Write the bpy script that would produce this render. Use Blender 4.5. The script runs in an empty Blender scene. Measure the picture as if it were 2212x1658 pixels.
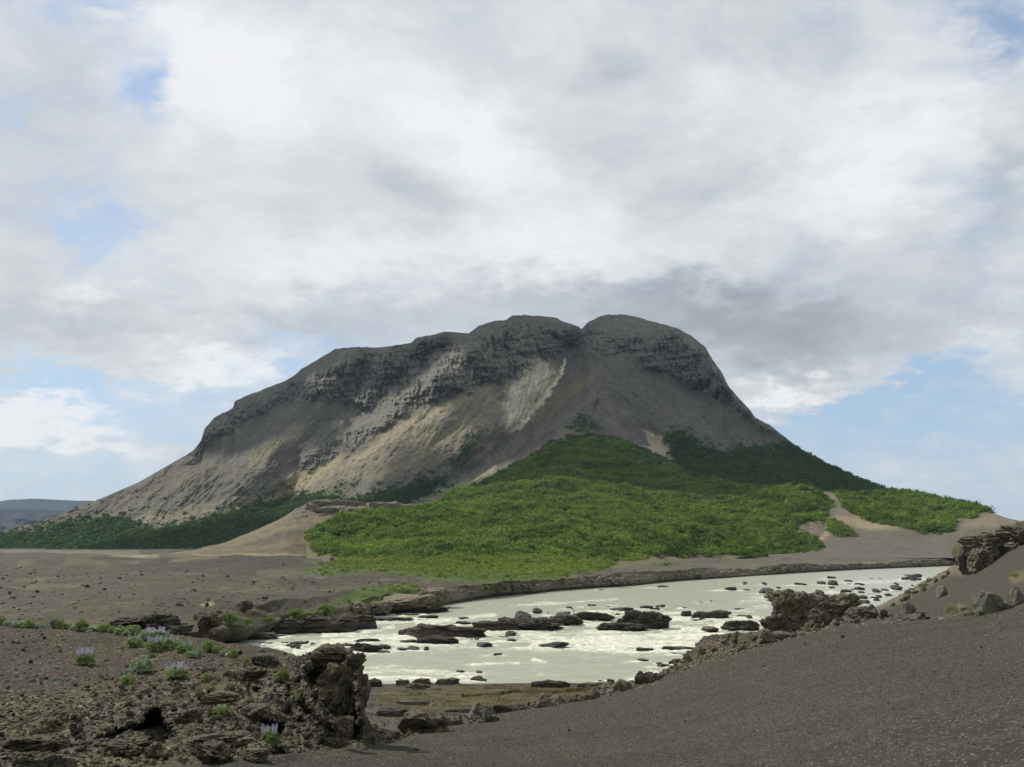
import bpy, math, random
import numpy as np
from mathutils import Vector

R = math.radians
scene = bpy.context.scene
COL = scene.collection
random.seed(7)

# ---------------------------------------------------------------- camera
EYE = 16.0                     # metres above the river
FPX, CX, CY = 2150.0, 1106.0, 829.0
HORIZON = 1165.0
PITCH = math.atan((HORIZON - CY) / FPX)
cam_data = bpy.data.cameras.new('camera')
cam_data.sensor_width = 36.0
cam_data.lens = 36.0 * FPX / 2212.0
cam_data.clip_start = 0.2
cam_data.clip_end = 60000.0
cam = bpy.data.objects.new('camera', cam_data)
cam.location = (0, 0, EYE)
cam.rotation_euler = (math.pi / 2 + PITCH, 0, 0)
COL.objects.link(cam)
scene.camera = cam

# ---------------------------------------------------------------- light
SUN_AZ, SUN_EL = R(-58.0), R(45.0)          # azimuth from the view axis (+Y), negative = left
sun_data = bpy.data.lights.new('sun', 'SUN')
sun_data.energy = 4.6
sun_data.angle = R(0.6)
sun_data.color = (1.0, 0.95, 0.87)
sun = bpy.data.objects.new('sun', sun_data)
to_sun = Vector((math.sin(SUN_AZ) * math.cos(SUN_EL), math.cos(SUN_AZ) * math.cos(SUN_EL), math.sin(SUN_EL)))
sun.rotation_euler = to_sun.to_track_quat('Z', 'Y').to_euler()
sun.location = to_sun * 500
COL.objects.link(sun)

scene.view_settings.view_transform = 'Standard'
scene.view_settings.look = 'None'
scene.view_settings.exposure = 0.0
scene.view_settings.gamma = 1.0
scene.view_settings.use_curve_mapping = False
scene.render.engine = 'CYCLES'
scene.cycles.max_bounces = 5
scene.cycles.diffuse_bounces = 2
scene.cycles.volume_bounces = 0
scene.cycles.transparent_max_bounces = 6
scene.cycles.use_denoising = True
scene.cycles.volume_step_rate = 4.0


# clouds between the sun and the mountain: (picture x, y, distance) of the shadow centre, half sizes in metres
CLOUDS = [(930, 740, 2000, 330, 190), (1410, 750, 2000, 290, 230), (700, 820, 1950, 300, 130), (1150, 1010, 1280, 260, 170), (1600, 985, 1450, 330, 220), (1430, 880, 1700, 200, 150), (520, 960, 1700, 160, 90), (1300, 1060, 1000, 190, 60), (560, 1140, 1250, 300, 90)]


class G:
    """tiny helper for building node trees"""
    def __init__(s, tree):
        s.t = tree; s.n = tree.nodes; s.l = tree.links
    def node(s, kind, **kw):
        n = s.n.new(kind)
        for k, v in kw.items():
            setattr(n, k, v)
        return n
    def set(s, sock, v):
        if hasattr(v, 'is_output'):
            s.l.new(v, sock)
        else:
            sock.default_value = v
    def m(s, op, a, b=0.0, c=0.0, clamp=False):
        n = s.node('ShaderNodeMath', operation=op); n.use_clamp = clamp
        s.set(n.inputs[0], a); s.set(n.inputs[1], b); s.set(n.inputs[2], c)
        return n.outputs[0]
    def v(s, op, a, b=(0, 0, 0)):
        n = s.node('ShaderNodeVectorMath', operation=op)
        s.set(n.inputs[0], a); s.set(n.inputs[1], b)
        return n.outputs[0]
    def noise(s, vec, scale, detail=5.0, rough=0.55, dist=0.0):
        n = s.node('ShaderNodeTexNoise'); s.l.new(vec, n.inputs['Vector'])
        n.inputs['Scale'].default_value = scale; n.inputs['Detail'].default_value = detail
        n.inputs['Roughness'].default_value = rough; n.inputs['Distortion'].default_value = dist
        return n.outputs['Fac']
    def ramp(s, f, a, b, lo=0.0, hi=1.0):
        n = s.node('ShaderNodeMapRange'); n.interpolation_type = 'SMOOTHSTEP'
        s.set(n.inputs[0], f)
        for i, x in zip((1, 2, 3, 4), (a, b, lo, hi)):
            n.inputs[i].default_value = x
        return n.outputs[0]
    def mix(s, f, a, b, blend='MIX'):
        n = s.node('ShaderNodeMix', data_type='RGBA', blend_type=blend)
        s.set(n.inputs[0], f); s.set(n.inputs[6], a); s.set(n.inputs[7], b)
        return n.outputs[2]


def px_dir(x, y):
    """world azimuth and elevation of a picture direction"""
    d = Vector((x - CX, FPX * math.cos(PITCH) - (CY - y) * math.sin(PITCH), FPX * math.sin(PITCH) + (CY - y) * math.cos(PITCH)))
    d.normalize()
    return math.atan2(d.x, d.y), math.asin(d.z)


def build_world():
    w = bpy.data.worlds.new('World')
    scene.world = w
    w.use_nodes = True
    t = w.node_tree; t.nodes.clear(); g = G(t)
    out = g.node('ShaderNodeOutputWorld'); bg = g.node('ShaderNodeBackground')
    bg.inputs['Strength'].default_value = 0.1
    t.links.new(bg.outputs[0], out.inputs[0])
    sky = g.node('ShaderNodeTexSky', sky_type='NISHITA')
    sky.sun_disc = False; sky.sun_elevation = SUN_EL; sky.sun_rotation = SUN_AZ
    sky.altitude = 100; sky.air_density = 1.0; sky.dust_density = 0.6; sky.ozone_density = 1.4
    co = g.node('ShaderNodeTexCoord').outputs['Generated']
    sep = g.node('ShaderNodeSeparateXYZ'); t.links.new(co, sep.inputs[0])
    X, Y, Z = sep.outputs
    az = g.m('ARCTAN2', X, Y)
    el = g.m('ARCSINE', g.m('MAXIMUM', g.m('MINIMUM', Z, 1.0), -1.0))
    # cloud-deck coordinates: clouds shrink towards the horizon
    k = g.m('DIVIDE', 1.0, g.m('ADD', g.m('MAXIMUM', Z, 0.0), 0.32))
    vec = g.node('ShaderNodeCombineXYZ')
    g.set(vec.inputs[0], g.m('MULTIPLY', X, k)); g.set(vec.inputs[1], g.m('MULTIPLY', Y, k)); g.set(vec.inputs[2], g.m('MULTIPLY', Z, 1.2))
    q = vec.outputs[0]
    wn = g.node('ShaderNodeTexNoise'); t.links.new(q, wn.inputs['Vector'])
    wn.inputs['Scale'].default_value = 2.2; wn.inputs['Detail'].default_value = 5
    warp = g.v('MULTIPLY', g.v('SUBTRACT', wn.outputs['Color'], (0.5, 0.5, 0.5)), (0.30, 0.30, 0.30))
    # the same wandering is added to the directions, so the placed masses have ragged edges
    wsep = g.node('ShaderNodeSeparateXYZ'); t.links.new(warp, wsep.inputs[0])
    wn2 = g.node('ShaderNodeTexNoise'); t.links.new(q, wn2.inputs['Vector'])
    wn2.inputs['Scale'].default_value = 11.0; wn2.inputs['Detail'].default_value = 6; wn2.inputs['Roughness'].default_value = 0.6
    w2 = g.v('MULTIPLY', g.v('SUBTRACT', wn2.outputs['Color'], (0.5, 0.5, 0.5)), (0.16, 0.16, 0.16))
    w2s = g.node('ShaderNodeSeparateXYZ'); t.links.new(w2, w2s.inputs[0])
    azw = g.m('ADD', g.m('ADD', az, g.m('MULTIPLY', wsep.outputs[0], 0.45)), w2s.outputs[0])
    elw = g.m('ADD', g.m('ADD', el, g.m('MULTIPLY', wsep.outputs[1], 0.18)), g.m('MULTIPLY', w2s.outputs[1], 0.6))
    qw = g.v('ADD', q, warp)
    n1 = g.noise(qw, 1.6, 7, 0.52)
    n2 = g.noise(qw, 8.0, 9, 0.62)

    def blobs(lst):
        tot = None
        for (x, y, rx, ry, a, wgt) in lst:
            a0, e0 = px_dir(x, y)
            sx, sy = rx / FPX, ry / FPX
            dx = g.m('SUBTRACT', azw, a0); dy = g.m('SUBTRACT', elw, e0)
            if a:
                c, s = math.cos(R(a)), math.sin(R(a))
                dx, dy = (g.m('ADD', g.m('MULTIPLY', dx, c), g.m('MULTIPLY', dy, s)),
                          g.m('SUBTRACT', g.m('MULTIPLY', dy, c), g.m('MULTIPLY', dx, s)))
            r2 = g.m('ADD', g.m('POWER', g.m('ABSOLUTE', g.m('DIVIDE', dx, sx)), 2.0), g.m('POWER', g.m('ABSOLUTE', g.m('DIVIDE', dy, sy)), 2.0))
            e = g.m('MULTIPLY', g.m('EXPONENT', g.m('MULTIPLY', r2, -1.0)), wgt)
            tot = e if tot is None else g.m('ADD', tot, e)
        return tot
    # picture x, y, half width, half height, tilt, weight
    gaps = blobs([(320, 190, 60, 80, -35, 0.75), (90, 30, 80, 40, 0, 0.45), (260, 5, 90, 22, 0, 0.6), (215, 510, 80, 100, -30, 0.65), (330, 640, 130, 28, 0, 0.30),
                  (60, 250, 40, 40, 0, 0.3), (560, 790, 210, 55, -6, 0.75), (130, 830, 240, 40, 0, 0.75), (330, 900, 190, 55, 0, 0.55),
                  (120, 1030, 260, 45, 0, 0.45), (700, 730, 150, 26, 0, 0.45), (2120, 40, 110, 75, -25, 0.75), (2190, 110, 90, 50, -20, 0.5), (1800, 60, 60, 40, 0, 0.25),
                  (2090, 770, 120, 36, 28, 0.75), (1960, 850, 210, 30, 14, 0.55), (1850, 900, 260, 60, 0, 0.6), (2150, 900, 200, 70, 0, 0.5), (1900, 1010, 330, 90, 0, 0.45), (2170, 560, 60, 120, 10, 0.3)])
    fills = blobs([(430, 770, 130, 50, 5, 0.9), (80, 900, 170, 38, 8, 0.9), (250, 960, 180, 26, 0, 0.5), (1690, 850, 150, 30, 8, 0.8), (1950, 905, 120, 22, 6, 0.5), (2130, 740, 90, 50, 25, 0.6),
                  (1780, 730, 330, 70, 0, 0.8), (90, 680, 220, 80, 0, 0.7), (1140, 420, 800, 330, 0, 0.5), (240, 660, 120, 35, 0, 0.5), (2030, 960, 120, 20, 10, 0.35), (2080, 1000, 120, 25, 10, 0.3)])
    cover = g.m('ADD', g.m('SUBTRACT', g.m('ADD', g.m('MULTIPLY', g.m('SUBTRACT', n1, 0.5), 0.7), 0.62), gaps), g.m('MULTIPLY', fills, 0.75))
    cover = g.m('ADD', cover, g.m('MULTIPLY', g.m('SUBTRACT', n2, 0.5), 0.95))
    mask = g.ramp(cover, -0.25, 0.95)
    light = blobs([(1200, 540, 330, 80, 2, 0.19), (450, 120, 240, 110, 0, 0.20), (1000, 300, 280, 110, -30, 0.22), (560, 260, 150, 90, 0, 0.12), (1900, 340, 260, 140, 15, 0.20), (430, 790, 110, 35, 0, 0.25),
                   (90, 885, 150, 32, 8, 0.42), (60, 950, 200, 30, 0, 0.2), (1690, 845, 120, 22, 8, 0.26), (700, 560, 240, 60, 0, 0.15), (230, 640, 80, 22, 0, 0.15), (1500, 230, 160, 60, 20, 0.10), (2150, 740, 70, 30, 20, 0.15), (1650, 120, 90, 60, 0, 0.08)])
    dark = blobs([(1720, 730, 320, 80, -4, 0.26), (1450, 665, 420, 55, 0, 0.20), (1050, 640, 420, 28, 0, 0.06), (1650, 90, 150, 80, -15, 0.15), (100, 700, 210, 55, 0, 0.12), (1290, 150, 60, 60, 0, 0.12),
                  (640, 690, 250, 35, 0, 0.12), (120, 150, 120, 150, 0, 0.08), (60, 450, 120, 200, 0, 0.06), (850, 420, 160, 50, -20, 0.10), (1480, 440, 200, 60, 15, 0.12), (1800, 540, 200, 50, 0, 0.10), (1300, 320, 130, 40, -10, 0.06), (2200, 360, 60, 110, 0, 0.16), (2120, 560, 120, 80, 0, 0.10)])
    lum = g.m('ADD', g.m('MULTIPLY', g.m('SUBTRACT', light, dark), 0.9), g.m('ADD', g.m('MULTIPLY', g.m('SUBTRACT', n2, 0.5), 0.26), g.m('MULTIPLY', g.m('SUBTRACT', n1, 0.5), 0.14)))
    lum = g.m('MAXIMUM', g.m('MINIMUM', g.m('ADD', lum, 0.715), 0.90), 0.36)
    lumv = g.m('MULTIPLY', lum, 10.0)                      # Background strength is 0.1
    tint = g.mix(g.ramp(lum, 0.45, 0.85), (0.86, 0.94, 1.03, 1), (0.985, 1.0, 1.02, 1))
    cl = g.v('MULTIPLY', tint, lumv)
    skyc = g.v('MULTIPLY', sky.outputs[0], (SKY_K, SKY_K, SKY_K))
    # thin high veil: even the gaps are not clean blue
    veil = g.m('ADD', 0.38, g.m('MULTIPLY', g.m('POWER', g.m('SUBTRACT', 1.0, g.m('MAXIMUM', Z, 0.0)), 4.0), 0.45))
    skyc = g.mix(veil, skyc, (4.0, 5.5, 7.4, 1))
    final = g.mix(mask, skyc, cl)
    below = g.ramp(Z, -0.06, 0.0)
    final = g.mix(below, (1.6, 1.5, 1.3, 1), final)
    t.links.new(final, bg.inputs['Color'])
    try:
        w.cycles.sampling_method = 'MANUAL'; w.cycles.sample_map_resolution = 512
    except Exception:
        pass


SKY_K = 1.35
build_world()


# ---------------------------------------------------------------- numpy noise
_rng = np.random.RandomState(11)
_perm = _rng.permutation(256).astype(np.int32)
_perm = np.concatenate([_perm, _perm, _perm])
_grad = _rng.normal(size=(256, 3)); _grad /= np.linalg.norm(_grad, axis=1)[:, None]
_grad = _grad.astype(np.float32)


def perlin(x, y, z):
    x, y, z = np.broadcast_arrays(np.asarray(x, np.float64), np.asarray(y, np.float64), np.asarray(z, np.float64))
    shp = x.shape
    x, y, z = x.ravel(), y.ravel(), z.ravel()
    xi, yi, zi = np.floor(x), np.floor(y), np.floor(z)
    fx, fy, fz = (x - xi).astype(np.float32), (y - yi).astype(np.float32), (z - zi).astype(np.float32)
    xi, yi, zi = xi.astype(np.int64) & 255, yi.astype(np.int64) & 255, zi.astype(np.int64) & 255
    u, v, w = [f * f * f * (f * (f * 6 - 15) + 10) for f in (fx, fy, fz)]
    def gd(a, b, c):
        h = _perm[_perm[_perm[(xi + a) & 255] + ((yi + b) & 255)] + ((zi + c) & 255)]
        gr = _grad[h]
        return gr[:, 0] * (fx - a) + gr[:, 1] * (fy - b) + gr[:, 2] * (fz - c)
    def L(a, b, t): return a + t * (b - a)
    r = L(L(L(gd(0, 0, 0), gd(1, 0, 0), u), L(gd(0, 1, 0), gd(1, 1, 0), u), v),
          L(L(gd(0, 0, 1), gd(1, 0, 1), u), L(gd(0, 1, 1), gd(1, 1, 1), u), v), w)
    return (r * 1.6).reshape(shp)


def fbm(x, y, z=0.0, oct=5, gain=0.5, ridged=False):
    s, a, f, tot = 0.0, 1.0, 1.0, 0.0
    for i in range(oct):
        n = perlin(x * f + 13.7 * i, y * f + 5.1 * i, np.asarray(z) * f + 3.3 * i)
        if ridged:
            n = 1.0 - 2.0 * np.abs(n)
        s = s + a * n; tot += a; a *= gain; f *= 2.03
    return s / tot


def smooth(a, b, x):
    t = np.clip((x - a) / (b - a), 0, 1)
    return t * t * (3 - 2 * t)


def poly_dist(x, y, pts):
    best = np.full(np.shape(x), 1e9)
    for (x0, y0), (x1, y1) in zip(pts[:-1], pts[1:]):
        dx, dy = x1 - x0, y1 - y0
        t = np.clip(((x - x0) * dx + (y - y0) * dy) / (dx * dx + dy * dy + 1e-9), 0, 1)
        best = np.minimum(best, np.hypot(x - x0 - t * dx, y - y0 - t * dy))
    return best


def inside(x, y, pts):
    """signed distance to a polygon, positive inside"""
    pts = list(pts)
    c = np.zeros(np.shape(x), bool)
    for (x0, y0), (x1, y1) in zip(pts, pts[1:] + pts[:1]):
        if y0 == y1: continue
        c ^= ((y0 > y) != (y1 > y)) & (x < (x1 - x0) * (y - y0) / (y1 - y0) + x0)
    d = poly_dist(x, y, pts + pts[:1])
    return np.where(c, d, -d)


cP, sP = math.cos(PITCH), math.sin(PITCH)


def P(x, y, D):
    """world point seen in picture direction (x, y) at forward distance D"""
    x, y, D = np.broadcast_arrays(np.asarray(x, float), np.asarray(y, float), np.asarray(D, float))
    dy = FPX * cP - (CY - y) * sP
    dz = FPX * sP + (CY - y) * cP
    t = D / dy
    return np.stack([(x - CX) * t, D, EYE + dz * t], -1)


def D_at_z(x, y, z):
    """forward distance where the picture ray reaches height z"""
    y = np.asarray(y, float)
    dy = FPX * cP - (CY - y) * sP
    dz = FPX * sP + (CY - y) * cP
    return (z - EYE) * dy / np.minimum(dz, -1e-3)


def tag(o, label=None, cat=None, group=None, kind=None):
    if label: o['label'] = label
    if cat: o['category'] = cat
    if group: o['group'] = group
    if kind: o['kind'] = kind
    return o


def mesh_grid(name, V, C=None, smooth_shade=True):
    """V: rows x cols x 3"""
    nr, nc = V.shape[:2]
    me = bpy.data.meshes.new(name)
    me.vertices.add(nr * nc)
    me.vertices.foreach_set('co', V.reshape(-1).astype(np.float32))
    i = np.arange(nr * nc).reshape(nr, nc)
    q = np.stack([i[:-1, :-1], i[:-1, 1:], i[1:, 1:], i[1:, :-1]], -1).reshape(-1, 4)
    me.loops.add(q.size); me.polygons.add(len(q))
    me.loops.foreach_set('vertex_index', q.ravel().astype(np.int32))
    me.polygons.foreach_set('loop_start', np.arange(0, q.size, 4, dtype=np.int32))
    me.polygons.foreach_set('use_smooth', np.full(len(q), smooth_shade))
    me.update(calc_edges=True)
    if C is not None:
        a = me.color_attributes.new('Col', 'FLOAT_COLOR', 'POINT')
        cc = np.ones((nr * nc, 4), np.float32); cc[:, :3] = C.reshape(-1, 3)
        a.data.foreach_set('color', cc.ravel())
    return me


def link(name, me, mat=None, parent=None):
    o = bpy.data.objects.new(name, me)
    COL.objects.link(o)
    if mat is not None:
        me.materials.append(mat)
    if parent is not None:
        o.parent = parent
    return o


# ---------------------------------------------------------------- materials
def ground_material(name, fine, bump, speck=0.0, speck_scale=60.0, var=0.35, rough=0.95, spec=0.15, mid=None, attr=True, base=(0.1, 0.1, 0.1, 1)):
    m = bpy.data.materials.new(name); m.use_nodes = True
    g = G(m.node_tree); b = m.node_tree.nodes['Principled BSDF']
    co = g.node('ShaderNodeTexCoord').outputs['Object']
    if attr:
        base = g.node('ShaderNodeVertexColor', layer_name='Col').outputs['Color']
    n = g.noise(co, fine, 6, 0.65)
    n2 = g.noise(co, fine * 0.13, 5, 0.6)
    k = g.m('ADD', g.m('MULTIPLY', g.ramp(n, 0.3, 0.7), var), 1.0 - var * 0.5)
    k = g.m('MULTIPLY', k, g.m('ADD', g.m('MULTIPLY', n2, var * 1.2), 1.0 - var * 0.6))
    vm = g.node('ShaderNodeVectorMath', operation='SCALE')
    g.set(vm.inputs[0], base); g.set(vm.inputs['Scale'], k)
    c = vm.outputs[0]
    if speck:
        vo = g.node('ShaderNodeTexVoronoi'); g.l.new(co, vo.inputs['Vector']); vo.inputs['Scale'].default_value = speck_scale
        pick = g.m('GREATER_THAN', g.node('ShaderNodeSeparateColor').outputs[0], 0.5)
        sc = g.node('ShaderNodeSeparateColor'); g.l.new(vo.outputs['Color'], sc.inputs[0])
        pick = g.m('GREATER_THAN', sc.outputs[0], 1.0 - speck)
        dot = g.m('MULTIPLY', pick, g.ramp(vo.outputs['Distance'], 0.55, 0.25))
        c = g.mix(dot, c, g.mix(sc.outputs[1], (0.30, 0.24, 0.16, 1), (0.20, 0.17, 0.14, 1)))
        pick2 = g.m('LESS_THAN', sc.outputs[0], speck * 1.5)
        c = g.mix(g.m('MULTIPLY', pick2, 0.6), c, (0.03, 0.027, 0.024, 1))
    c = g.v('MULTIPLY', c, (0.96, 0.98, 0.88))
    g.set(b.inputs['Base Color'], c)
    b.inputs['Roughness'].default_value = rough
    b.inputs['Specular IOR Level'].default_value = spec
    bp = g.node('ShaderNodeBump'); bp.inputs['Strength'].default_value = 1.0
    h = g.m('ADD', g.m('MULTIPLY', n, bump), g.m('MULTIPLY', n2, bump * 4))
    g.set(bp.inputs['Height'], h); bp.inputs['Distance'].default_value = 1.0
    g.l.new(bp.outputs[0], b.inputs['Normal'])
    return m


def foliage_material(name, c1, c2, trans=0.35):
    m = bpy.data.materials.new(name); m.use_nodes = True
    t = m.node_tree; g = G(t); b = t.nodes['Principled BSDF']; out = t.nodes['Material Output']
    oi = g.node('ShaderNodeObjectInfo').outputs['Random']
    geo = g.node('ShaderNodeNewGeometry')
    n = g.noise(geo.outputs['Position'], 0.035, 4, 0.6)
    f = g.m('ADD', g.m('MULTIPLY', g.m('POWER', oi, 1.2), 0.6), g.m('MULTIPLY', g.ramp(n, 0.38, 0.62), 0.45))
    c = g.mix(f, c1 + (1,), c2 + (1,))
    g.set(b.inputs['Base Color'], c); b.inputs['Roughness'].default_value = 0.7; b.inputs['Specular IOR Level'].default_value = 0.2
    tr = g.node('ShaderNodeBsdfTranslucent'); g.set(tr.inputs[0], c)
    mx = g.node('ShaderNodeMixShader'); mx.inputs[0].default_value = trans
    t.links.new(b.outputs[0], mx.inputs[1]); t.links.new(tr.outputs[0], mx.inputs[2]); t.links.new(mx.outputs[0], out.inputs[0])
    return m


def plain_material(name, col, rough=0.8, spec=0.3):
    m = bpy.data.materials.new(name); m.use_nodes = True
    g = G(m.node_tree); b = m.node_tree.nodes['Principled BSDF']
    co = g.node('ShaderNodeTexCoord').outputs['Object']
    n = g.noise(co, 6, 5)
    c = g.mix(g.ramp(n, 0.3, 0.7), tuple(x * 0.8 for x in col) + (1,), tuple(min(1, x * 1.2) for x in col) + (1,))
    g.set(b.inputs['Base Color'], c); b.inputs['Roughness'].default_value = rough; b.inputs['Specular IOR Level'].default_value = spec
    return m


# ---------------------------------------------------------------- relief sheets
class Sheet:
    pass


SHEETS = {}


def interp_lines(lines, X):
    ys = np.stack([np.interp(X, [p[0] for p in l], [p[1] for p in l]) for l in lines])
    Ds = np.stack([np.interp(X, [p[0] for p in l], [p[2] for p in l]) for l in lines])
    return ys, Ds


def zl(pts):
    """line given as (x, y, height) -> (x, y, distance)"""
    out = []
    xs = np.arange(pts[0][0], pts[-1][0] + 1, 10.0)
    yy = np.interp(xs, [p[0] for p in pts], [p[1] for p in pts]); zz = np.interp(xs, [p[0] for p in pts], [p[2] for p in pts])
    return [(a, b, float(D_at_z(a, b, c))) for a, b, c in zip(xs, yy, zz)]


def loft(lines, x0, x1, dx, rows, wide=None):
    """lines run from the nearest (lowest in the picture) to the farthest; 1/D is linear in y between them"""
    X = np.arange(x0, x1 + dx * 0.5, dx)
    if wide: X = np.concatenate([np.arange(wide[0], x0, dx * 6), X, np.arange(x1 + dx * 6, wide[1], dx * 6)])
    ys, Ds = interp_lines(lines, X)
    n = sum(rows) + 1
    Y = np.zeros((n, len(X))); D = np.zeros((n, len(X)))
    r = 0
    for k, m in enumerate(rows):
        t = np.linspace(0, 1, m + 1)[:, None]
        Y[r:r + m + 1] = ys[k] * (1 - t) + ys[k + 1] * t
        D[r:r + m + 1] = 1.0 / ((1 - t) / Ds[k] + t / Ds[k + 1])
        r += m
    return np.broadcast_to(X, Y.shape).copy(), Y, D


def finish(name, X, Y, D, mat, colour, displace=None, back=None, kind='structure', label=None, cat=None):
    V = P(X, Y, D)
    if displace is not None:
        V = displace(V, X, Y)
    C = colour(X, Y, V)
    s = Sheet(); s.X, s.Y, s.V = X, Y, V
    Vb, Cb = V, C
    if back:
        ex, ec = [], []
        for dd, dz in back:
            e = V[-1].copy(); e[:, 1] += dd; e[:, 0] *= (V[-1][:, 1] + dd) / V[-1][:, 1]; e[:, 2] += dz
            ex.append(e); ec.append(C[-1])
        Vb = np.concatenate([V, np.stack(ex)]); Cb = np.concatenate([C, np.stack(ec)])
    me = mesh_grid(name, Vb, np.clip(Cb, 0.005, 0.9))
    o = link(name, me, mat)
    o['kind'] = kind
    if label: o['label'] = label
    if cat: o['category'] = cat
    s.obj = o
    SHEETS[name] = s
    return s


def lookup(sheet, x, y):
    """world point of a sheet under a picture position"""
    s = SHEETS[sheet]
    if not hasattr(s, 'pxy'):
        V = s.V
        fy = V[..., 1] * cP + (V[..., 2] - EYE) * sP
        s.pxy = (CX + FPX * V[..., 0] / fy, CY - FPX * ((V[..., 2] - EYE) * cP - V[..., 1] * sP) / fy)
    d = (s.pxy[0] - x) ** 2 + (s.pxy[1] - y) ** 2
    i = np.unravel_index(np.argmin(d), d.shape)
    return Vector(s.V[i])
# ================================================================ TERRAIN
def col(c, shape):
    return np.broadcast_to(np.array(c, float), shape + (3,)).copy()


def put(C, m, c):
    m = np.clip(m, 0, 1)[..., None]
    return C * (1 - m) + np.array(c, float) * m


M_mountain = ground_material('mountain rock', 0.12, 1.6, var=0.5)
M_plain = ground_material('lava plain', 1.2, 0.07, var=0.7)
M_gravel = ground_material('black gravel', 7.0, 0.012, speck=0.10, speck_scale=22.0, var=0.7)
M_terrace = ground_material('lava ash and rubble', 5.0, 0.05, speck=0.13, speck_scale=8.0, var=0.6)
M_shelf = ground_material('wet shelf rock', 2.0, 0.08, var=0.6, rough=0.75, spec=0.25)
M_hill = ground_material('sandy hill', 0.5, 0.25, var=0.4)

GREEN = (0.030, 0.060, 0.014)

# ---- far ground, one sheet reaching the horizon
gx = np.linspace(-14000, 14000, 60); gy = np.concatenate([np.linspace(-200, 900, 20), np.linspace(1000, 16000, 40)])
XX, YY = np.meshgrid(gx, gy)
Vg = np.stack([XX, YY, np.full_like(XX, -3.0)], -1)
go = link('ground', mesh_grid('ground', Vg, col((0.09, 0.078, 0.06), XX.shape)), M_plain)
go['kind'] = 'structure'

# ---- distant hills on the left
def far_hill(name, pts, D0, D1, c1, c2):
    X = np.arange(-700, 620, 4.0)
    top = np.interp(X, [p[0] for p in pts], [p[1] for p in pts]) + fbm(X / 30, 3.3, D0 / 999, 4) * 1.5
    t = np.linspace(0, 1, 40)[:, None]
    Y = 1172 * (1 - t) + top * t
    XX = np.broadcast_to(X, Y.shape)
    D = D0 + (D1 - D0) * t ** 0.8 + fbm(XX / 60, Y / 25, D0, 5) * 380 * np.sin(t * np.pi)
    def c(X, Y, V):
        C = col(c1, X.shape)
        return put(C, smooth(-0.1, 0.5, fbm(X / 50, Y / 8, D0, 4)), c2)
    finish(name, XX, Y, D, M_mountain, c, back=[(200, -10), (1500, -250)])

far_hill('hills', [(-700, 1100), (-300, 1090), (0, 1083), (25, 1079), (80, 1078), (150, 1081), (230, 1083), (330, 1090), (620, 1110)], 7000, 9000, (0.012, 0.02, 0.024), (0.03, 0.034, 0.036))
far_hill('hills', [(-700, 1110), (-300, 1104), (0, 1101), (60, 1099), (110, 1102), (200, 1112), (300, 1140), (620, 1168)], 5200, 6200, (0.008, 0.014, 0.018), (0.022, 0.026, 0.028))

# ---- valley floor under the near slopes, so that the banks stand on solid ground
vx, vy = np.meshgrid(np.linspace(-160, 320, 240), np.linspace(2, 118, 120))
vz = np.interp(vy, [0, 12, 25, 40, 60, 85, 110], [11.0, 10.4, 8.2, 5.7, 2.7, -0.6, -2.0]) - 0.2 + fbm(vx / 6, vy / 6, 0.5, 4) * 0.3
vo_ = link('valley_floor', mesh_grid('valley_floor', np.stack([vx, vy, vz], -1), put(col((0.09, 0.075, 0.055), vx.shape), smooth(0, 0.5, fbm(vx / 4, vy / 4, 1.5, 4)), (0.05, 0.042, 0.033))), M_terrace)
vo_['kind'] = 'structure'

# ---- the mountain
SKY = [(-420, 1178), (-200, 1172), (-60, 1160), (0, 1152), (60, 1134), (130, 1110), (200, 1085), (300, 1042), (373, 1000), (405, 982), (417, 974), (434, 953), (442, 926), (463, 903), (478, 894), (503, 883), (507, 867), (541, 852),
       (617, 823), (640, 808), (651, 798), (684, 779), (722, 755), (764, 750), (819, 751), (887, 742), (899, 730), (929, 725), (962, 717), (1013, 720), (1034, 705), (1068, 694), (1095, 691), (1106, 682.6),
       (1139, 681), (1198, 686), (1215, 694), (1240, 702), (1257, 711), (1268, 698), (1279, 692), (1295, 684), (1315, 680), (1347, 680), (1379, 686), (1410, 695), (1460, 709), (1492, 725), (1523, 749), (1537, 774),
       (1560, 806), (1573, 833), (1596, 860), (1618, 883), (1632, 903), (1664, 919), (1695, 944), (1727, 969), (1777, 996), (1845, 1028), (1890, 1046), (1926, 1061), (1980, 1075), (2071, 1100), (2152, 1125), (2300, 1160), (2500, 1180)]
CLIFF = [(-420, 900), (300, 985), (373, 1000), (415, 1000), (478, 935), (541, 902), (609, 872), (660, 868), (700, 862), (731, 862), (785, 885), (857, 890), (962, 858), (1063, 825), (1131, 812), (1194, 774), (1240, 758), (1275, 762),
         (1315, 768), (1356, 762), (1392, 792), (1446, 806), (1501, 838), (1560, 872), (1620, 900), (1700, 950), (1800, 960), (2500, 900)]
X = np.arange(-420, 2480, 2.0)
top = np.interp(X, [p[0] for p in SKY], [p[1] for p in SKY])
rough = smooth(380, 430, X) * (1 - smooth(1700, 1760, X))
top = top + rough * (fbm(X / 14, 1.7, 0.3, 5, 0.6) * 2.6)
NR = 380
t = np.linspace(0, 1, NR)[:, None]
foot = np.interp(X, [-420, 2480], [1190.0, 1190.0])
Y = foot * (1 - t) + top * t
XX = np.broadcast_to(X, Y.shape).copy()
cl = np.interp(X, [p[0] for p in CLIFF], [p[1] for p in CLIFF])
clw = cl + fbm(X / 40, 9.1, 0, 3) * 12
cliff = smooth(14, -10, Y - clw[None, :]) * smooth(330, 430, XX)
cliff = np.maximum(cliff, smooth(26, 8, poly_dist(XX, Y, [(665, 1000), (740, 955), (800, 925), (870, 880)]) + fbm(XX / 30, Y / 30, 2, 3) * 10) * 0.8)
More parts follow.
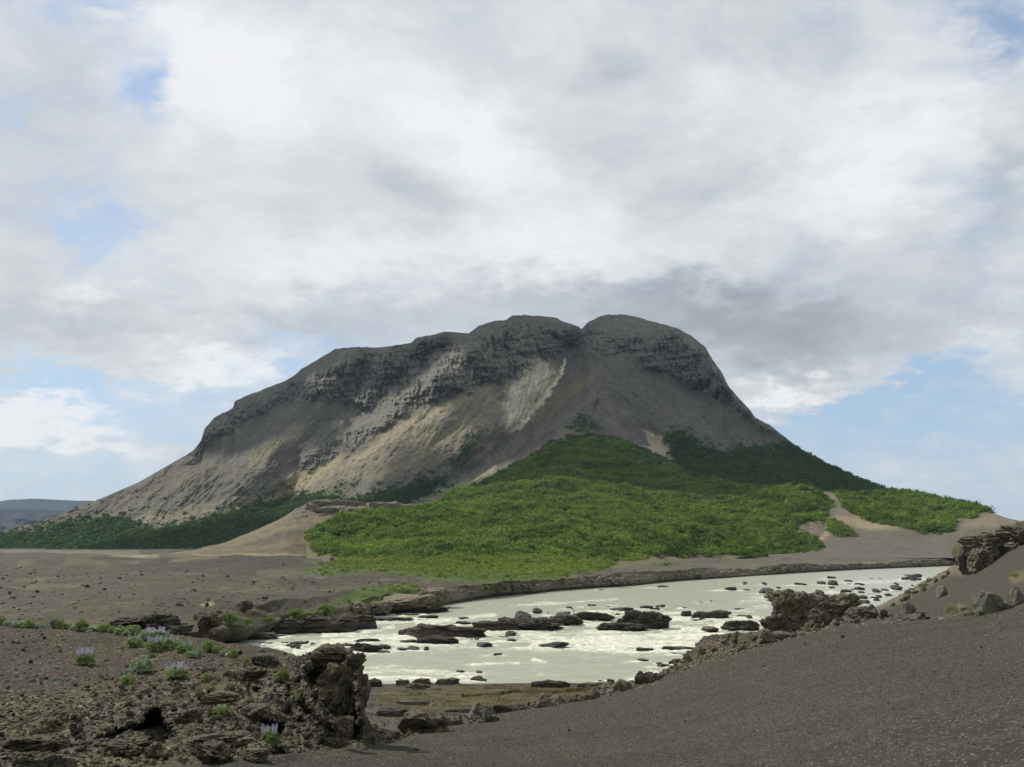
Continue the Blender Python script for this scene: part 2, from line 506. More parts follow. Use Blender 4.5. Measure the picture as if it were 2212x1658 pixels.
forest = smooth(-20, 40, Y - np.interp(X, [-420, 0, 300, 700, 900, 1250, 1437, 1500, 1700, 2480], [1150, 1145, 1125, 1065, 1040, 940, 950, 965, 965, 965])[None, :])
tan_s = 0.60 - 0.25 * forest + 0.45 * cliff
tan_s = tan_s * (1 - 0.22 * smooth(1100, 700, XX) * smooth(0.0, 0.4, 1 - cliff))
tan_s *= 1 - 0.25 * smooth(22, 0, Y - top[None, :]) * smooth(420, 500, XX)
D0 = np.interp(X, [-420, 0, 400, 700, 1200, 1500, 1900, 2480], [1500, 1380, 1240, 1150, 1080, 1060, 1060, 1000])
tane = (FPX * sP + (CY - Y) * cP) / (FPX * cP - (CY - Y) * sP)
D = np.zeros_like(Y); D[0] = D0
for r in range(1, NR):
    dt = tane[r] - tane[r - 1]
    D[r] = D[r - 1] * (1 + dt / np.maximum(tan_s[r] - tane[r], 0.12))
# smooth the distances sideways
ker = np.hanning(31); ker /= ker.sum()
D = np.stack([np.convolve(np.pad(row, 15, mode='edge'), ker, mode='valid') for row in D])
fade = smooth(0, 0.12, t) * smooth(1.0, 0.9, t)
fade2 = smooth(0, 0.12, t) * (0.35 + 0.65 * smooth(1.0, 0.93, t))
RELIEF = [([(1257, 700), (1226, 770), (1200, 850), (1135, 935), (1060, 995), (970, 1065), (890, 1110)], 40, 85),
          ([(1380, 690), (1335, 780), (1300, 880), (1265, 960)], 85, -80),
          ([(1050, 700), (1010, 790), (930, 880), (850, 950)], 60, -45),
          ([(960, 730), (900, 800), (830, 860), (770, 925), (690, 1000), (600, 1085)], 32, 60),
          ([(880, 845), (780, 935), (700, 995), (640, 1040)], 28, -34),
          ([(720, 755), (690, 850), (600, 950), (520, 1040)], 45, -55),
          ([(800, 755), (780, 830), (700, 920), (640, 1000)], 22, 30),
          ([(560, 845), (520, 930), (430, 1030)], 40, -25),
          ([(1440, 700), (1450, 800), (1500, 880), (1560, 960)], 30, 28),
          ([(1400, 930), (1450, 1000)], 22, 22), ([(1520, 850), (1640, 960), (1760, 1040)], 35, 22)]
for pts, w, a in RELIEF:
    D += a * np.exp(-(poly_dist(XX, Y, pts) / w) ** 2) * fade
# fall lines run down-left on the left half and down-right on the right half
left = smooth(1320, 1180, XX + (Y - 700) * 0.35)
ang = np.interp(X, [0, 500, 1000, 1250, 1400, 1700, 2300], [0.55, 0.75, 0.95, 1.25, 1.75, 2.35, 2.6])[None, :] + 0 * Y
ang = np.where(XX < 1330 - (Y - 700) * 0.25, np.minimum(ang, 1.2), np.maximum(ang, 1.6))
dxn, dyn = -np.cos(ang), np.sin(ang)                 # direction of the fall line in the picture
def streak(sc, ln, seed, o=4, gain=0.55):
    # noise whose cells are long along the local fall line: sample across/along with fan-shaped coordinates
    a = np.where(XX < 1330 - (Y - 700) * 0.25, 0.80, 2.3)
    across = XX * np.sin(a) + Y * np.cos(a)
    along = XX * -np.cos(a) + Y * np.sin(a)
    w = fbm(XX / 90, Y / 90, seed, 3) * 26
    return fbm((across + w) / sc, along / ln, seed, o, gain)
st1 = streak(16, 130, 1.5); st2 = streak(6, 60, 4.5); st3 = streak(34, 170, 8.5)
flute = fbm(XX / 9 + fbm(XX / 40, Y / 40, 3, 2) * 1.5, Y / 42, 7.7, 5, 0.6, ridged=True)
strata = fbm(XX / 120, (Y + XX * 0.12) / 7, 5.5, 3, 0.6)
big = fbm(XX / 60, Y / 60, 6.1, 5, 0.55)
D += fade2 * ((1 - cliff) * (1 - forest * 0.6) * (st1 * 7 + st2 * 2.2 + st3 * 14) + cliff * (-flute * 20 + strata * 7 + big * 38) + big * 16)
small = fbm(XX / 5, Y / 4, 9.4, 4, 0.6)
gully = fbm(XX / 4.5 + fbm(XX / 25, Y / 25, 3, 2) * 2.0, Y / 26, 2.4, 4, 0.6, ridged=True)
D += fade2 * (cliff * (small * 4 - gully * 9) + (1 - cliff) * small * 3)


def mountain_colour(X, Y, V):
    wx = X + fbm(X / 22, Y / 22, 1.1, 5, 0.6) * 16; wy = Y + fbm(X / 22, Y / 22, 8.3, 5, 0.6) * 12
    C = col((0.128, 0.116, 0.101), X.shape)
    C = put(C, smooth(-0.25, 0.5, st1) * 0.7, (0.075, 0.068, 0.061))
    C = put(C, smooth(0.0, 0.6, st2) * 0.45, (0.175, 0.150, 0.115))
    fine = streak(2.6, 30, 14.5)
    C = put(C, smooth(0.05, 0.5, fine) * 0.45, (0.165, 0.145, 0.115))
    C = put(C, smooth(0.05, 0.5, -fine) * 0.40, (0.060, 0.055, 0.050))
    C = put(C, smooth(0.0, 0.5, st3) * 0.45, (0.155, 0.138, 0.112))
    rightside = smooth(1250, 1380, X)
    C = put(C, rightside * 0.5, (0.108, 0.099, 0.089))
    tan = (0.235, 0.195, 0.140)
    polyt = [(1063, 815), (1095, 905), (1040, 960), (1004, 975), (920, 1015), (794, 1045), (700, 1066), (640, 1078), (727, 1019), (836, 939), (962, 863)]
    C = put(C, smooth(-18, 22, inside(wx, wy, polyt)) * (0.55 + 0.3 * st1), (0.20, 0.168, 0.124))
    for pts, w, c, a in [([(1063, 829), (962, 880), (850, 940), (752, 1002), (660, 1045), (575, 1082)], 13, (0.27, 0.23, 0.165), 0.8),
                         ([(1085, 880), (1000, 930), (900, 990), (820, 1030)], 12, (0.24, 0.20, 0.14), 0.6),
                         ([(731, 993), (680, 1020), (625, 1045), (575, 1084)], 16, (0.26, 0.225, 0.12), 0.8),
                         ([(807, 875), (760, 900), (701, 930), (660, 975), (642, 1010), (560, 1070)], 9, (0.175, 0.165, 0.15), 0.7),
                         ([(560, 1075), (470, 1095), (373, 1117), (290, 1128)], 15, (0.20, 0.172, 0.125), 0.75),
                         ([(640, 930), (592, 964), (548, 992)], 17, (0.21, 0.18, 0.12), 0.65),
                         ([(1000, 1062), (1080, 1024), (1150, 985), (1190, 958), (1230, 935)], 13, (0.25, 0.21, 0.155), 0.75),
                         ([(905, 1086), (1000, 1050), (1060, 1020)], 16, (0.27, 0.23, 0.17), 0.8),
                         ([(1274, 821), (1225, 855), (1173, 897), (1120, 925), (1089, 945)], 11, (0.15, 0.14, 0.062), 0.75),
                         ([(1290, 800), (1240, 838)], 12, (0.18, 0.16, 0.09), 0.5),
                         ([(1130, 950), (1060, 1000), (1000, 1030)], 10, (0.16, 0.15, 0.13), 0.6),
                         ([(1388, 925), (1350, 940), (1320, 915)], 9, (0.18, 0.15, 0.115), 0.5),
                         ([(1600, 885), (1680, 935), (1720, 962)], 6, (0.17, 0.15, 0.125), 0.5),
                         ([(1305, 850), (1315, 880)], 9, (0.17, 0.125, 0.085), 0.6),
                         ([(460, 1010), (330, 1060), (200, 1108), (120, 1130)], 20, (0.13, 0.105, 0.085), 0.5)]:
        C = put(C, smooth(w * 1.5, w * 0.2, poly_dist(wx, wy, pts)) * a * (0.8 + 0.35 * st2), c)
    C = put(C, smooth(-3, 8, inside(wx, wy, [(1385, 922), (1415, 932), (1430, 940), (1445, 965), (1464, 1003), (1430, 1000), (1395, 982), (1370, 960), (1400, 960)])) * 0.95, (0.36, 0.30, 0.23))
    C = put(C, smooth(-4, 8, inside(wx, wy, [(1030, 975), (1052, 958), (1070, 965), (1055, 985), (1010, 1003)])) * 0.7, (0.21, 0.18, 0.14))
    # cliffs
    rock = put(col((0.155, 0.145, 0.130), X.shape), smooth(0.0, 0.6, strata) * 0.5, (0.110, 0.104, 0.097))
    rock = put(rock, smooth(0.1, 0.7, big) * 0.6, (0.165, 0.148, 0.122))
    rock = put(rock, smooth(0.1, 0.6, small) * 0.35, (0.145, 0.130, 0.108))
    C = C * (1 - cliff[..., None] * 0.93) + rock * cliff[..., None] * 0.93
    # pale eroded ground under the notch
    pale = inside(wx, wy, [(1164, 775), (1200, 800), (1192, 833), (1150, 888), (1112, 925), (1097, 930), (1086, 905), (1100, 863), (1095, 838), (1130, 815), (1143, 791)])
    vs = fbm(X / 5 + Y / 16, Y / 40, 4.2, 4, 0.6)
    C = put(C, smooth(-15, 14, pale + vs * 8) * (0.62 + 0.55 * vs + 0.2 * small), (0.64, 0.57, 0.44))
    C = put(C, smooth(2, 10, pale) * smooth(0.1, 0.5, vs) * 0.8, (0.78, 0.71, 0.56))
    C = put(C, smooth(7, 1, poly_dist(wx, wy, [(1219, 781), (1210, 812), (1180, 855), (1128, 916), (1105, 932)])) * 0.9, (0.60, 0.54, 0.42))
    # lichen and moss greens on the upper slopes
    C = put(C, smooth(0.15, 0.6, fbm(X / 55, Y / 30, 2.9, 4)) * rightside * smooth(780, 840, Y) * 0.35, (0.085, 0.088, 0.045))
    gm = veg_mask_mountain(X, Y, wx, wy)
    C = put(C, gm, GREEN)
    sp = smooth(0.22, 0.42, fbm(X / 7, Y / 4, 3.1, 3)) * smooth(1010, 1090, Y + 0.12 * (X - 400)) * 0.55
    C = put(C, sp, (0.035, 0.06, 0.018))
    return C


G2 = [(-500, 1165), (-100, 1160), (0, 1152), (60, 1148), (130, 1128), (200, 1122), (270, 1120), (330, 1142), (440, 1127), (500, 1103), (560, 1090), (640, 1074), (700, 1068), (750, 1080), (790, 1076), (860, 1055), (945, 1033), (965, 1043), (900, 1082), (680, 1110), (500, 1183), (0, 1200), (-500, 1200)]
G3 = [(1437, 942), (1470, 935), (1528, 965), (1560, 985), (1596, 968), (1660, 972), (1700, 955), (1720, 960), (1960, 1060), (2300, 1200), (1480, 1200), (1440, 1060), (1483, 1040), (1462, 1008)]
G4 = [(1228, 925), (1240, 905), (1262, 900), (1290, 910), (1300, 925), (1265, 932)]
G5 = [(979, 1003), (985, 975), (1005, 955), (1046, 924), (1040, 955), (1020, 980), (990, 1004)]
G6 = [(700, 1064), (730, 1045), (770, 1040), (740, 1060)]
G7 = [(1190, 955), (1250, 940), (1340, 948), (1460, 1003), (1500, 1060), (1490, 1200), (960, 1200), (950, 1090), (1090, 1022), (1152, 988)]


def veg_mask_mountain(X, Y, wx, wy):
    g = np.zeros(X.shape)
    for pl, s, k_ in ((G2, 7, 1), (G3, 9, 1), (G4, 12, 0.7), (G5, 12, 0.7), (G6, 12, 0.6), (G7, 4, 1)):
        g = np.maximum(g, k_ * smooth(-s, s, inside(wx, wy, pl)))
    return g


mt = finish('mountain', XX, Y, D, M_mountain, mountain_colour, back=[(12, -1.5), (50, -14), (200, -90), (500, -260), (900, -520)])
mt.veg = veg_mask_mountain(XX, Y, XX + fbm(XX / 22, Y / 22, 1.1, 5, 0.6) * 16, Y + fbm(XX / 22, Y / 22, 8.3, 5, 0.6) * 12)

# ---- forest hill in front of the mountain
fh_lines = [zl([(640, 1244, 3.4), (900, 1244, 3.4), (1200, 1244, 3.6), (1430, 1228, 4), (1500, 1206, 4.6), (1850, 1204, 4.6)]),
            [(640, 1195, 500), (900, 1200, 470), (1200, 1205, 470), (1430, 1200, 560), (1500, 1192, 650), (1796, 1194, 655), (1850, 1194, 655)],
            [(640, 1165, 590), (700, 1150, 600), (900, 1145, 610), (1200, 1150, 590), (1400, 1150, 640), (1600, 1150, 720), (1796, 1160, 735), (1850, 1165, 740)],
            [(640, 1161, 602), (731, 1132, 640), (823, 1118, 680), (920, 1104, 720), (1004, 1090, 760), (1200, 1085, 800), (1400, 1090, 820), (1618, 1090, 850), (1731, 1092, 820), (1796, 1120, 800), (1850, 1150, 850)],
            [(640, 1158, 610), (667, 1150, 620), (731, 1124, 650), (773, 1119, 670), (823, 1107, 700), (878, 1108, 730), (920, 1090, 780), (1004, 1057, 950), (1089, 1023, 1150), (1152, 989, 1290), (1194, 956, 1400), (1249, 944, 1450), (1293, 946, 1450),
             (1347, 953, 1430), (1392, 978, 1360), (1456, 1003, 1250), (1492, 1037, 1050), (1560, 1046, 990), (1618, 1050, 950), (1731, 1047, 880), (1763, 1056, 880), (1796, 1086, 862), (1850, 1140, 860)]]
Xf, Yf, Df = loft(fh_lines, 662, 1796, 2.0, [40, 40, 50, 90])
def fh_disp(V, X, Y):
    e = smooth(662, 720, X) * smooth(1796, 1740, X)
    a = smooth(420, 560, V[..., 1])
    V = V.copy(); V[..., 2] -= (1 - smooth(662, 715, X)) * 5.0 * smooth(1150, 1200, Y)
    V[..., 2] += a * e * (fbm(V[..., 0] / 95, V[..., 1] / 120, 0.4, 4) * 10 + fbm(V[..., 0] / 22, V[..., 1] / 26, 3.4, 3) * 3.0)
    return V
LOWEDGE = [(-500, 1600), (640, 1236), (665, 1233), (690, 1226), (745, 1208), (690, 1191), (668, 1168), (660, 1150), (700, 1000), (1500, 900), (1900, 900), (1799, 1100), (1775, 1125), (1745, 1131), (1709, 1142), (1731, 1150), (1757, 1163), (1772, 1173), (1777, 1191),
           (1700, 1198), (1600, 1199), (1560, 1197), (1520, 1203), (1490, 1199), (1440, 1191), (1410, 1200), (1330, 1213), (1300, 1236), (1230, 1245), (1150, 1256), (1060, 1262), (930, 1254), (850, 1238), (760, 1240), (700, 1240), (660, 1238)]
LOWEDGE = LOWEDGE[1:]
def forest_veg(X, Y):
    wx = X + fbm(X / 14, Y / 9, 5.1, 4, 0.6) * 10; wy = Y + fbm(X / 14, Y / 9, 2.3, 4, 0.6) * 5
    g = smooth(-2.5, 2.5, inside(wx, wy, LOWEDGE))
    # bare strips inside the wood
    g *= 1 - 0.9 * smooth(4, 1.5, poly_dist(wx, wy, [(1455, 1008), (1480, 1030), (1510, 1040)]))
    g *= 1 - 0.8 * smooth(3, 1, poly_dist(wx, wy, [(1290, 993), (1380, 998), (1420, 1005)]))
    g *= 1 - 0.9 * smooth(7, 2, poly_dist(wx, wy, [(700, 1199), (745, 1203), (800, 1207)]))
    return g
def fh_colour(X, Y, V):
    C = col((0.17, 0.14, 0.105), X.shape)
    C = put(C, smooth(780, 720, X), (0.115, 0.095, 0.066))
    C = put(C, smooth(-0.2, 0.5, fbm(X / 40, Y / 6, 4.1, 4)) * 0.7, (0.11, 0.095, 0.075))
    C = put(C, smooth(1192, 1199, Y + fbm(X / 20, 2.0, 1.0, 3) * 4), (0.098, 0.084, 0.064))
    C = put(C, smooth(1195, 1204, Y) * smooth(690, 730, X) * smooth(-0.3, 0.3, fbm(X / 18, Y / 5, 4.1, 4)) * 0.6, (0.12, 0.13, 0.05))
    return put(C, forest_veg(X, Y) * 0.85, GREEN)
fh = finish('hill', Xf, Yf, Df, M_hill, fh_colour, fh_disp, back=[(15, -2), (60, -12), (160, -50)])
fh.veg = forest_veg(Xf, Yf)

# ---- hill on the right with the sandy path
rh_lines = [zl([(1660, 1206, 4.6), (2480, 1206, 4.6)]),
            [(1660, 1196, 652), (2480, 1192, 645)],
            [(1660, 1170, 738), (1740, 1164, 738), (1800, 1160, 726), (1900, 1160, 724), (2000, 1160, 720), (2152, 1160, 690), (2480, 1165, 660)],
            [(1660, 1130, 785), (1700, 1124, 800), (1750, 1111, 824), (1798, 1113, 797), (1850, 1120, 796), (2000, 1125, 780), (2152, 1135, 720), (2480, 1160, 680)],
            [(1660, 1053, 925), (1700, 1055, 922), (1755, 1058, 918), (1800, 1064, 915), (1850, 1064, 925), (1926, 1062, 960), (1980, 1066, 950), (2071, 1083, 900), (2115, 1098, 850), (2152, 1111, 790), (2212, 1127, 740), (2320, 1146, 700), (2480, 1158, 690)]]
Xr, Yr, Dr = loft(rh_lines, 1660, 2480, 2.0, [10, 30, 40, 60])
RHG = [(1740, 1040), (1772, 1056), (1800, 1062), (1818, 1085), (1834, 1108), (1855, 1116), (1890, 1130), (1930, 1138), (1973, 1147), (2000, 1153), (2032, 1155), (2052, 1150), (2064, 1138), (2060, 1122), (2080, 1118), (2104, 1120), (2114, 1104), (2152, 1108), (2155, 1040)]
RHG2 = [(1790, 1125), (1805, 1128), (1840, 1147), (1846, 1160), (1815, 1160), (1795, 1150), (1788, 1135)]
RHG3 = [(1752, 1128), (1768, 1122), (1782, 1130), (1775, 1138), (1758, 1138)]
def rh_veg(X, Y):
    wx = X + fbm(X / 12, Y / 8, 6.1, 4, 0.6) * 7; wy = Y + fbm(X / 12, Y / 8, 7.3, 4, 0.6) * 4
    g = smooth(-2, 2, inside(wx, wy, RHG))
    g = np.maximum(g, smooth(-2, 2, inside(wx, wy, RHG2))); g = np.maximum(g, smooth(-2, 2, inside(wx, wy, RHG3)))
    return g
def rh_colour(X, Y, V):
    wx = X + fbm(X / 22, Y / 12, 1.1, 4) * 10; wy = Y + fbm(X / 22, Y / 12, 8.3, 4) * 6
    C = col((0.115, 0.100, 0.083), X.shape)
    C = put(C, smooth(-0.2, 0.6, fbm(X / 30, Y / 5, 4.7, 4)) * 0.6, (0.085, 0.075, 0.065))
    sand = (0.27, 0.215, 0.15)
    C = put(C, smooth(-4, 6, inside(wx, wy, [(1770, 1056), (1800, 1060), (1822, 1085), (1840, 1113), (1900, 1135), (1960, 1148), (1890, 1152), (1840, 1142), (1795, 1118), (1800, 1100)])) * 0.65, (0.185, 0.155, 0.115))
    C = put(C, smooth(-4, 5, inside(wx, wy, [(1780, 1118), (1840, 1115), (1890, 1130), (1940, 1142), (1880, 1145), (1830, 1135), (1800, 1125)])) * 0.7, sand)
    C = put(C, smooth(-4, 5, inside(wx, wy, [(1705, 1146), (1740, 1134), (1785, 1132), (1792, 1155), (1770, 1172), (1745, 1160), (1725, 1150)])) * 0.8, (0.23, 0.19, 0.13))
    C = put(C, smooth(-4, 6, inside(wx, wy, [(2110, 1108), (2160, 1112), (2220, 1130), (2200, 1145), (2120, 1140), (2070, 1145), (2080, 1125)])) * 0.6, (0.19, 0.155, 0.115))
    return put(C, rh_veg(X, Y) * 0.85, GREEN)
def rh_disp(V, X, Y):
    V = V.copy(); a = smooth(640, 740, V[..., 1])
    V[..., 2] += a * smooth(1785, 1860, X) * fbm(V[..., 0] / 60, V[..., 1] / 70, 2.2, 5, 0.5) * 4
    return V
rh = finish('hill', Xr, Yr, Dr, M_hill, rh_colour, rh_disp, back=[(15, -2), (60, -12), (200, -45)])
SHEETS['right_hill'] = rh; SHEETS['hill'] = fh
rh.veg = rh_veg(Xr, Yr)

# ---- rocky mound on the left of the wood
md_lines = [[(180, 1206, 587), (500, 1207, 575), (640, 1208, 572), (700, 1206, 575), (960, 1195, 590)],
            [(180, 1203.5, 610), (500, 1203, 600), (640, 1204, 598), (700, 1201, 602), (960, 1190, 620)],
            [(180, 1202.6, 640), (265, 1202, 640), (324, 1200, 640), (413, 1192, 640), (501, 1178, 635), (560, 1165, 640), (619, 1150, 640), (700, 1140, 660), (960, 1150, 690)],
            [(180, 1202.4, 655), (265, 1201.8, 655), (324, 1199.5, 660), (413, 1190, 665), (501, 1168, 672), (560, 1147, 680), (619, 1124, 690), (650, 1108, 700), (700, 1097, 706), (857, 1100, 712), (960, 1108, 716)],
            [(180, 1202.2, 660), (265, 1201.6, 660), (324, 1199.2, 665), (413, 1189, 675), (501, 1165.5, 685), (560, 1142, 700), (619, 1115, 712), (646, 1099, 720), (664, 1088, 724), (672, 1083, 726), (710, 1081, 728), (777, 1084, 730), (857, 1086, 732), (920, 1091, 734), (960, 1098, 736)]]
Xm, Ym, Dm = loft(md_lines, 180, 960, 1.5, [6, 40, 40, 20])
def md_disp(V, X, Y):
    V = V.copy(); top = np.interp(X, [p[0] for p in md_lines[4]], [p[1] for p in md_lines[4]])
    e = smooth(1204, 1190, Y); rocky = smooth(44, 26, Y - top + fbm(X / 16, 2.0, 3.0, 4) * 10) * smooth(600, 650, X)
    V[..., 2] += e * (fbm(V[..., 0] / 30, V[..., 1] / 30, 2.2, 5, 0.6) * 2.4)
    rg = fbm(V[..., 0] / 7, V[..., 2] / 3.0, 4.4, 5, 0.6, ridged=True)
    V[..., 1] += -rocky * rg * 5
    V[..., 2] += rocky * fbm(V[..., 0] / 5, V[..., 2] / 2, 1.4, 4, 0.6) * 1.3
    return V
def md_colour(X, Y, V):
    top = np.interp(X, [p[0] for p in md_lines[4]], [p[1] for p in md_lines[4]])
    wy = Y + fbm(X / 25, Y / 8, 8.3, 5, 0.6) * 7
    C = col((0.150, 0.120, 0.080), X.shape)
    C = put(C, smooth(0.0, 0.4, fbm(X / 22, Y / 6, 4.7, 5, 0.6)) * 0.8, (0.095, 0.082, 0.066))
    C = put(C, smooth(0.1, 0.5, fbm(X / 12, Y / 3, 7.7, 5, 0.6)) * 0.6, (0.20, 0.165, 0.095))
    C = put(C, smooth(-3, 5, inside(X, wy, [(520, 1180), (600, 1150), (690, 1136), (700, 1150), (640, 1165), (560, 1180)])) * 0.8, (0.085, 0.072, 0.060))
    C = put(C, smooth(-3, 5, inside(X, wy, [(430, 1196), (560, 1188), (700, 1178), (700, 1188), (560, 1196)])) * 0.7, (0.082, 0.072, 0.060))
    C = put(C, smooth(-2, 2, inside(X, wy, [(250, 1206), (420, 1199), (560, 1196), (760, 1200), (760, 1209), (560, 1204), (420, 1206)])) * 0.6, (0.26, 0.235, 0.14))
    rocky = smooth(38, 22, Y - top) * smooth(600, 650, X)
    rc = put(col((0.125, 0.110, 0.092), X.shape), smooth(-0.1, 0.5, fbm(X / 7, Y / 2.5, 1.9, 4, 0.6)) * 0.8, (0.19, 0.155, 0.115))
    rc = put(rc, smooth(0.15, 0.5, fbm(X / 9, Y / 3, 6.9, 4, 0.6)) * 0.7, (0.05, 0.046, 0.04))
    C = C * (1 - rocky[..., None]) + rc * rocky[..., None]
    gr = smooth(0.1, 0.35, fbm(X / 14, Y / 5, 2.6, 4)) * (smooth(600, 625, X) * smooth(680, 640, X) + smooth(740, 800, X) * 0.7) * smooth(22, 4, np.abs(Y - top - 14))
    return put(C, gr * 0.7, (0.07, 0.095, 0.025))
finish('mound', Xm, Ym, Dm, M_plain, md_colour, md_disp, back=[(4, -0.5), (20, -4), (120, -36)])

# ---- lava plain and far river bank
WATERLINE = [(-500, 1402), (300, 1396), (440, 1393), (500, 1386), (566, 1371), (620, 1363), (700, 1352), (793, 1334), (896, 1319), (972, 1306), (1072, 1289), (1165, 1281), (1219, 1275), (1367, 1266), (1455, 1256), (1573, 1249), (1724, 1238), (1855, 1231), (2061, 1222.5), (2480, 1221)]
WZ = lambda x: float(np.interp(x, [-500, 300, 440, 500, 2480], [6.5, 5.5, 2.5, 0, 0]))
pl_lines = [zl([(x, y + (7 if x > 480 else 12) * (1.0 if x < 1200 else 0.5), WZ(x) - 2.0) for x, y in WATERLINE]),
            zl([(x, y, WZ(x)) for x, y in WATERLINE]),
            zl([(-500, 1372, 7), (300, 1368, 6.8), (440, 1362, 5.5), (500, 1350, 4.3), (566, 1342, 2.6), (640, 1326, 3.0), (725, 1310, 3.0), (790, 1296, 3.4), (852, 1281, 3.8), (970, 1271, 3.5), (1073, 1263, 3.5), (1165, 1252, 3.8), (1307, 1243, 3.8), (1455, 1234, 3.8), (1543, 1229, 3.7), (1724, 1221, 3.6), (1855, 1216, 3.5), (2061, 1209, 3.6), (2480, 1208, 3.6)]),
            zl([(-500, 1300, 7.2), (300, 1300, 7.0), (566, 1296, 5.8), (725, 1280, 5.0), (852, 1262, 4.5), (1073, 1250, 4.2), (1165, 1243, 4.2), (1307, 1233, 4.2), (1543, 1218, 4.2), (1855, 1209, 4.2), (2061, 1203, 4.2), (2480, 1203, 4.2)]),
            zl([(-500, 1233, 6.6), (566, 1233, 6.3), (852, 1232, 5), (1165, 1228, 4.4), (1543, 1207, 4.6), (1855, 1201, 4.6), (2480, 1199, 4.6)]),
            zl([(-500, 1210, 6.6), (566, 1210, 6.3), (852, 1210, 5), (1165, 1208, 4.4), (1543, 1198, 4.6), (2480, 1194, 4.6)]),
            zl([(-500, 1184, 3.2), (2480, 1184, 3.2)])]
pl_lines.insert(0, zl([(-500, 1500, 5.0), (300, 1490, 4.0), (420, 1470, 2.0), (470, 1440, -1.0), (500, 1400, -2.5)] + [(x, y + (8 if x > 480 else 13) * (1.0 if x < 1200 else 0.55), -2.6) for x, y in WATERLINE if x > 500]))
Xp, Yp, Dp = loft(pl_lines, -500, 2480, 2.0, [10, 8, 26, 50, 90, 50, 60], wide=(-1400, 2500))
def pl_disp(V, X, Y):
    V = V.copy()
    wl = np.interp(X, [p[0] for p in WATERLINE], [p[1] for p in WATERLINE])
    up = smooth(0, 10, wl - Y)
    x, y = V[..., 0], V[..., 1]
    V[..., 2] += up * (fbm(x / 60, y / 60, 0.7, 4) * 2.0 + fbm(x / 9, y / 12, 4.7, 5, 0.55) * 0.65)
    V[..., 2] += up * 1.2 * smooth(0.15, 0.45, fbm(x / 16, y / 22, 7.9, 3)) * smooth(160, 90, y)
    # low dark rise in front of the mound
    V[..., 2] += 3.0 * np.exp(-((X - 520) / 150) ** 2) * np.exp(-((y - 420) / 55) ** 2) + 1.8 * np.exp(-((X - 120) / 170) ** 2) * np.exp(-((y - 430) / 60) ** 2)
    # craggy bank face
    face = smooth(2, 6, wl - Y) * smooth(0, 1, (y < 700)) * np.exp(-((V[..., 2] - 2.2) / 2.2) ** 2) * smooth(480, 560, X)
    n = fbm(x / 5.5, V[..., 2] / 2.2, y / 12, 5, 0.6, ridged=True)
    V[..., 1] += -face * n * 2.6
    V[..., 2] += face * fbm(x / 3.5, y / 8, 1.9, 4, 0.6) * 0.9
    return V
PLG = [[(722, 1303), (712, 1290), (750, 1281), (800, 1270), (850, 1263), (900, 1264), (912, 1274), (885, 1288), (850, 1295), (815, 1302), (780, 1306)],
       [(660, 1322), (690, 1303), (725, 1300), (735, 1322), (700, 1332)], [(625, 1330), (640, 1315), (690, 1318), (690, 1332)],
       [(1040, 1275), (1060, 1268), (1085, 1272), (1060, 1279)], [(1370, 1224), (1400, 1216), (1460, 1218), (1440, 1228)], [(1480, 1205), (1500, 1199), (1570, 1201), (1560, 1206)]]
def plain_veg(X, Y):
    wx = X + fbm(X / 14, Y / 9, 5.1, 4, 0.6) * 10; wy = Y + fbm(X / 14, Y / 9, 2.3, 4, 0.6) * 5
    g = smooth(-2.5, 2.5, inside(wx, wy, LOWEDGE))
    for p in PLG:
        g = np.maximum(g, smooth(-2, 3, inside(wx, wy, p)))
    return g
